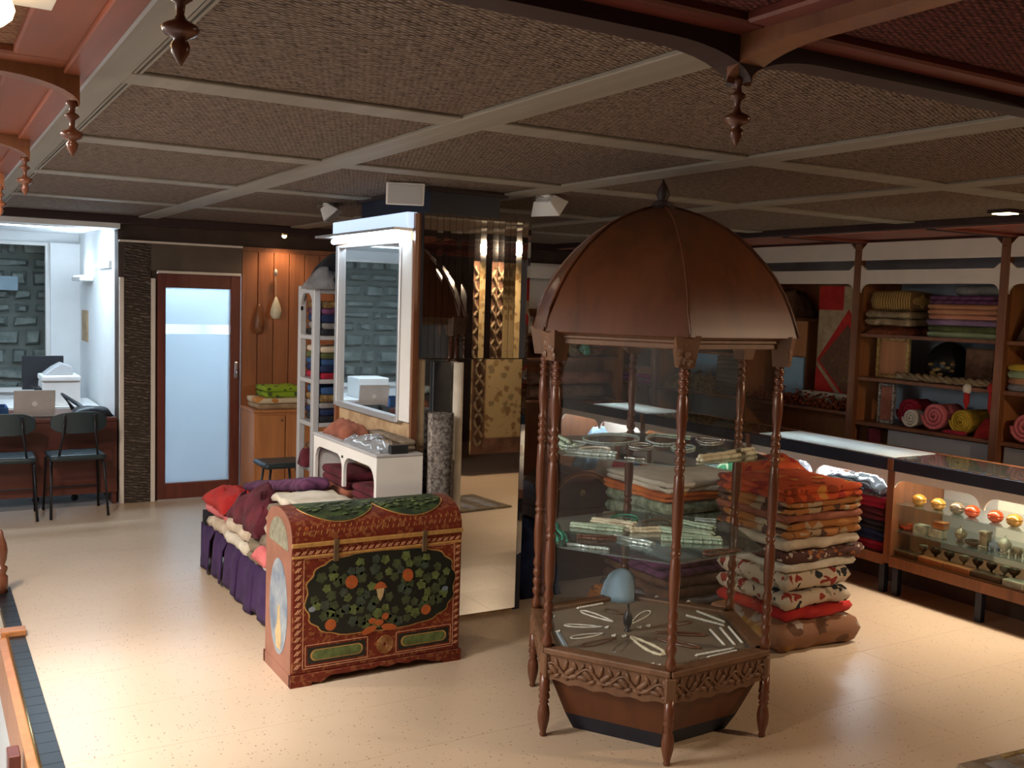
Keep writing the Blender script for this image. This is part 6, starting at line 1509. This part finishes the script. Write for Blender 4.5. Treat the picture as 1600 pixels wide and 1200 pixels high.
# bay D at frame edge
z = 1.26
for k, (c, n, h) in enumerate((('bluegrey', 'grey', 0.05), ('peach', 'peach', 0.04), ('palegreen', 'mint', 0.05), ('yellow', 'mustard', 0.045))):
    folded('folded_cloth', c if c != 'bluegrey' else 'graycloth', SF-0.02, SF+0.3, 3.55, 4.13, z, z+h, '%s folded cloth, %s at the frame edge above pink towel roll' % (n, ['lowest', 'second', 'third', 'topmost'][k]), layers=1, group='cloths at the frame edge'); z += h
yroll(1576, 1625, 655, 697, 'pink', 'large pink towel roll beyond the shelf post')
m = MB(); m.heap(SF, SF+0.3, 3.3, 4.12, 1.60, 1.90, 0.04, 4, 1.4, 12, 16); m.build('cloth_pile', 'brown', smooth=True, label='brown fringed cloth pile on the top shelf at frame edge', cat='cloth')
# corner bay and back wall goods
folded('folded_cloth', 'magenta', SF, SF+0.3, 7.95, 8.55, 0.97, 1.07, 'magenta folded cloth in the corner bay behind the kiosk', layers=2)
folded('folded_cloth', 'salmon', SF, SF+0.3, 7.95, 8.55, 1.07, 1.13, 'salmon cloth lying on the magenta cloth in the corner bay', layers=1)
bw = thing('back_shelves', (4.6, 8.5, 0), 'shelves on the far wall crowded with flower-like goods', 'shelf unit')
for z in (0.80, 1.22, 1.46): MB().box(3.3, 6.3, 8.38, 8.66, z-0.025, z).build('shelf', 'brown_wood', bw)
for x in (3.3, 4.7, 6.24): MB().box(x, x+0.06, 8.36, 8.66, 0, 2.16).build('post', 'orange_wood', bw)
MB().box(3.36, 6.24, 8.63, 8.665, 0, 1.70).build('back_panel', 'brown_wood', bw)
MB().box(3.36, 6.24, 8.37, 8.39, 2.0, 2.12).build('header', 'cream_board', bw)
fl = [(5.36, 'cream'), (5.515, 'olive'), (5.67, 'salmon'), (5.825, 'palegreen'), (5.98, 'pink'), (6.135, 'graycloth')]
for k, (x, c) in enumerate(fl):
    m = MB(); g = random.Random(k)
    for q in range(6): m.ball((x+g.uniform(-0.028, 0.028), 8.45+g.uniform(-0.04, 0.04), 1.50+g.uniform(0, 0.10)), 0.045, 0.04, 0.035, 8, 5)
    m.build('cloth_flower', c, smooth=True, label='%s rounded cloth bundle on the upper far shelf' % ['cream', 'olive', 'salmon', 'pale green', 'pink', 'grey'][k], cat='cloth')
for k, (x, c) in enumerate(((5.36, 'darkcloth'), (5.53, 'blue'), (5.70, 'gold'), (5.87, 'bead_green'), (6.04, 'terracotta'))):
    m = MB(); g = random.Random(k+20)
    for q in range(6): m.ball((x+g.uniform(-0.028, 0.028), 8.45+g.uniform(-0.04, 0.04), 1.265+g.uniform(0, 0.09)), 0.05, 0.04, 0.04, 8, 5)
    m.build('cloth_flower', c, smooth=True, label='%s rounded cloth bundle on the middle far shelf' % ['black', 'blue', 'gold', 'green', 'rust'][k], cat='cloth')
for k, (x0, x1, z) in enumerate(((5.2, 6.2, 0.80), (5.5, 6.2, 0.942), (5.2, 5.49, 0.942))):
    MB().roll((x0, 8.46-0.004*k, z+0.074), 'x', x1-x0, 0.072, 3).build('rolled_rug', ['brown', 'terracotta', 'brown'][k], smooth=True, label='%s rug roll on the lowest far shelf' % ['long dark brown, lowest', 'rust, upper', 'short brown, upper'][k], cat='rug roll')
for k, (x, c) in enumerate(((4.85, 'ivory'), (5.02, 'magenta'), (5.19, 'cream'))):
    m = MB(); m.heap(x-0.07, x+0.07, 8.40, 8.56, 1.46, 1.85-0.1*k, 0.06, 2.5, k*3.0, 12, 12, 14); m.build('cloth_bundle', c, smooth=True, label='%s bright bundle on the upper far shelf beside the column' % ['white', 'magenta', 'cream yellow'][k], cat='cloth')
for k, (c, z) in enumerate((('magenta', 1.22), ('green', 1.285), ('lilac', 1.35))):
    m = MB(); m.slab(4.86, 5.16, 8.40, 8.56, z, z+0.063, 0.006, 0.02); m.build('folded_cloth', c, smooth=True, label='%s small cloth, stacked on far shelf beside the column' % ['magenta', 'lime', 'purple'][k], cat='cloth')
# ------------------------------------------------------------------ tall textile stack right of the kiosk
sx0, sx1, sy0, sy1 = 3.76, 4.30, 3.56, 4.10
lay = [('kilim', 0.155, 'thick tan rug with pale and brown patches', 0.03, 1), ('red', 0.065, 'plain red folded cloth', -0.02, 1), ('suzani', 0.09, 'cream cloth embroidered with red and dark leaves', -0.03, 1), ('suzani', 0.11, 'cream cloth embroidered with red and black drops', -0.03, 1), ('ivory', 0.05, 'plain ivory folded cloth', -0.01, 1), ('suzani2', 0.065, 'dark brown cloth with tiny pale flecks', 0.02, 1), ('cream', 0.06, 'plain cream folded cloth', 0.0, 1), ('paisley', 0.085, 'orange and brown printed cloth', 0.0, 2), ('terracotta', 0.04, 'dull red folded cloth', 0.01, 1), ('paisley', 0.065, 'brown and orange bordered cloth', 0.0, 2), ('orange', 0.075, 'orange red printed cloth', 0.0, 2)]
z = 0.0
for k, (c, h, n, dx, ly_) in enumerate(lay):
    w8 = random.uniform(-0.01, 0.01)
    folded('folded_textile', c, sx0-dx+w8, sx1+dx+w8, sy0-dx*0.5, sy1, z, z+h, '%s, %s in tall stack beside the kiosk' % (n, ['lowest', 'second', 'third', 'fourth', 'fifth', 'sixth', 'seventh', 'eighth', 'ninth', 'tenth', 'topmost'][k]), 'textile', ly_, 'textiles in the tall stack', 0.016, rnd=0.05)
    z += h
m = MB(); m.heap(sx1-0.05, sx1+0.09, sy0+0.15, sy0+0.45, 0.555, 0.63, 0.03, 2.5, 7.0); m.build('crumpled_cloth', 'orangecloth', smooth=True, label='orange cloth tip sticking out of the tall stack', cat='cloth')
# second stack behind the kiosk
bx0, bx1, by0, by1 = 3.50, 4.22, 4.22, 4.80
z = 0.0
for k, (c, h, n) in enumerate((('graycloth', 0.13, 'grey folded cloth'), ('brown', 0.12, 'brown folded cloth'), ('plum', 0.10, 'plum folded cloth'), ('lightblue', 0.10, 'pale blue folded cloth'), ('cream', 0.08, 'cream folded cloth'), ('sage', 0.15, 'sage green printed cloth'), ('orangecloth', 0.05, 'orange folded cloth'), ('ivory', 0.06, 'white folded cloth'))):
    folded('folded_textile', c, bx0+0.02*(k % 2), bx1-0.02*(k % 3), by0, by1, z, z+h, '%s, %s in the stack behind the kiosk' % (n, ['lowest', 'second', 'third', 'fourth', 'fifth', 'sixth', 'seventh', 'topmost'][k]), 'textile', 2, 'textiles stacked behind the kiosk', 0.012, rnd=0.03); z += h
m = MB(); m.heap(3.98, 4.6, 4.1+0.02, 4.62, 0.72, 0.88, 0.02, 3, 2.0) if False else m.heap(4.26, 4.78, 4.2, 4.7, 0.0, 0.86, 0.03, 5, 2.0); m.build('cloth_pile', 'orange', smooth=True, label='heap of red and orange cloth between two textile stacks', cat='cloth')
# domed trunk and dark goods behind the kiosk
tk = thing('domed_coffer', (3.62, 5.35, 0), 'dark brown round-topped coffer with brass boss behind the kiosk', 'coffer')
MB().box(3.36, 3.88, 5.18, 5.55, 0, 0.46).build('body', 'kiosk_wood', tk, bevel=0.006)
MB().prism([(3.36, 0.46)]+[(3.62-0.26*math.cos(math.pi*k/16), 0.46+0.24*math.sin(math.pi*k/16)) for k in range(17)], 'y', 5.18, 5.55).build('round_lid', 'kiosk_wood', tk)
m = MB(); m.tube([(3.62-0.23*math.cos(math.pi*k/16), 5.176, 0.47+0.21*math.sin(math.pi*k/16)) for k in range(17)], 0.006, 5); m.build('brass_line', 'brass', tk)
MB().ball((3.62, 5.175, 0.56), 0.022, 0.01, 0.022).build('boss', 'brass', tk, smooth=True)
m = MB(); m.heap(3.05, 3.34, 4.95, 5.5, 0.0, 0.42, 0.04, 4, 2.2); m.build('cloth_pile', 'navycloth', smooth=True, label='dark blue cloth pile on floor beside the coffer', cat='cloth')
m = MB(); m.M = Matrix.Translation((3.3, 4.55, 0)); m.roll((0, 0, 0.095), 'x', 0.9*0.2, 0.09, 3); m.build('rolled_rug', 'paisley', smooth=True, label='orange patterned rug roll on floor behind the kiosk', cat='rug roll')
# patterned rug corner at the lower right
rg = thing('floor_rug', (4.1, 2.0, 0), 'patterned rug whose corner shows at the bottom edge', 'rug')
a, b, c_ = onz(1497, 1198), onz(1600, 1174), None
d = (b-a).normalized(); nn = Vector((d.y, -d.x, 0))
def quad(m, u0, u1, v0, v1, z0, z1):
    P = lambda u, v, z: (a.x+d.x*u+nn.x*v, a.y+d.y*u+nn.y*v, z)
    m.frustum([P(u0, v0, z0), P(u0, v1, z0), P(u1, v1, z0), P(u1, v0, z0)], [P(u0, v0, z1), P(u0, v1, z1), P(u1, v1, z1), P(u1, v0, z1)])
m = MB(); quad(m, 0, 0.9, 0, 0.6, 0.001, 0.012); m.build('rug_field', 'beige', rg)
m = MB(); quad(m, 0.22, 0.9, 0.01, 0.03, 0.012, 0.016); m.build('border_stripe', 'gilt', rg)
m = MB()
for k in range(4): quad(m, 0.1+k*0.2, 0.2+k*0.2, 0.04, 0.5, 0.012, 0.015)
m.build('rug_bands', 'graycloth', rg)
# ------------------------------------------------------------------ beside the viewer: goods that the column mirrors reflect
hk = thing('brocade_hanging', (5.1, 0.8, 0.2), 'cream and gold brocade panel with a scroll border', 'hanging')
MB().box(4.75, 5.35, 0.74, 0.76, 0.22, 2.15).build('brocade', 'cream_pattern', hk)
m = MB()
for bx_ in ((4.75, 4.90, 0.22, 2.15), (4.90, 5.35, 0.22, 0.38)): m.box(bx_[0], bx_[1], 0.762, 0.768, bx_[2], bx_[3])
m.build('border_band', 'brown', hk)
m = MB(); m.tube([(4.825+0.045*math.sin(k*0.55), 0.772, 0.3+1.8*k/60) for k in range(61)], 0.014, 5); m.tube([(4.825-0.045*math.sin(k*0.55), 0.772, 0.3+1.8*k/60) for k in range(61)], 0.014, 5); m.build('scroll_border', 'palegold', hk, smooth=True)
for k, (x, y, c, n) in enumerate(((3.7, 0.2, 'terracotta', 'terracotta'), (4.3, 0.0, 'graycloth', 'grey'))):
    z = 0.0
    for q in range(6):
        folded('folded_textile', [c, 'maroon', 'crimson', 'brown', c, 'orangecloth'][q], x-0.25, x+0.25, y-0.25, y+0.25, z, z+0.12, '%s-side folded textile beside the viewer, %s of the pile' % (n, ['lowest', 'second', 'third', 'fourth', 'fifth', 'topmost'][q]), 'textile', 2, 'textile piles beside the viewer', 0.012, rnd=0.03); z += 0.12
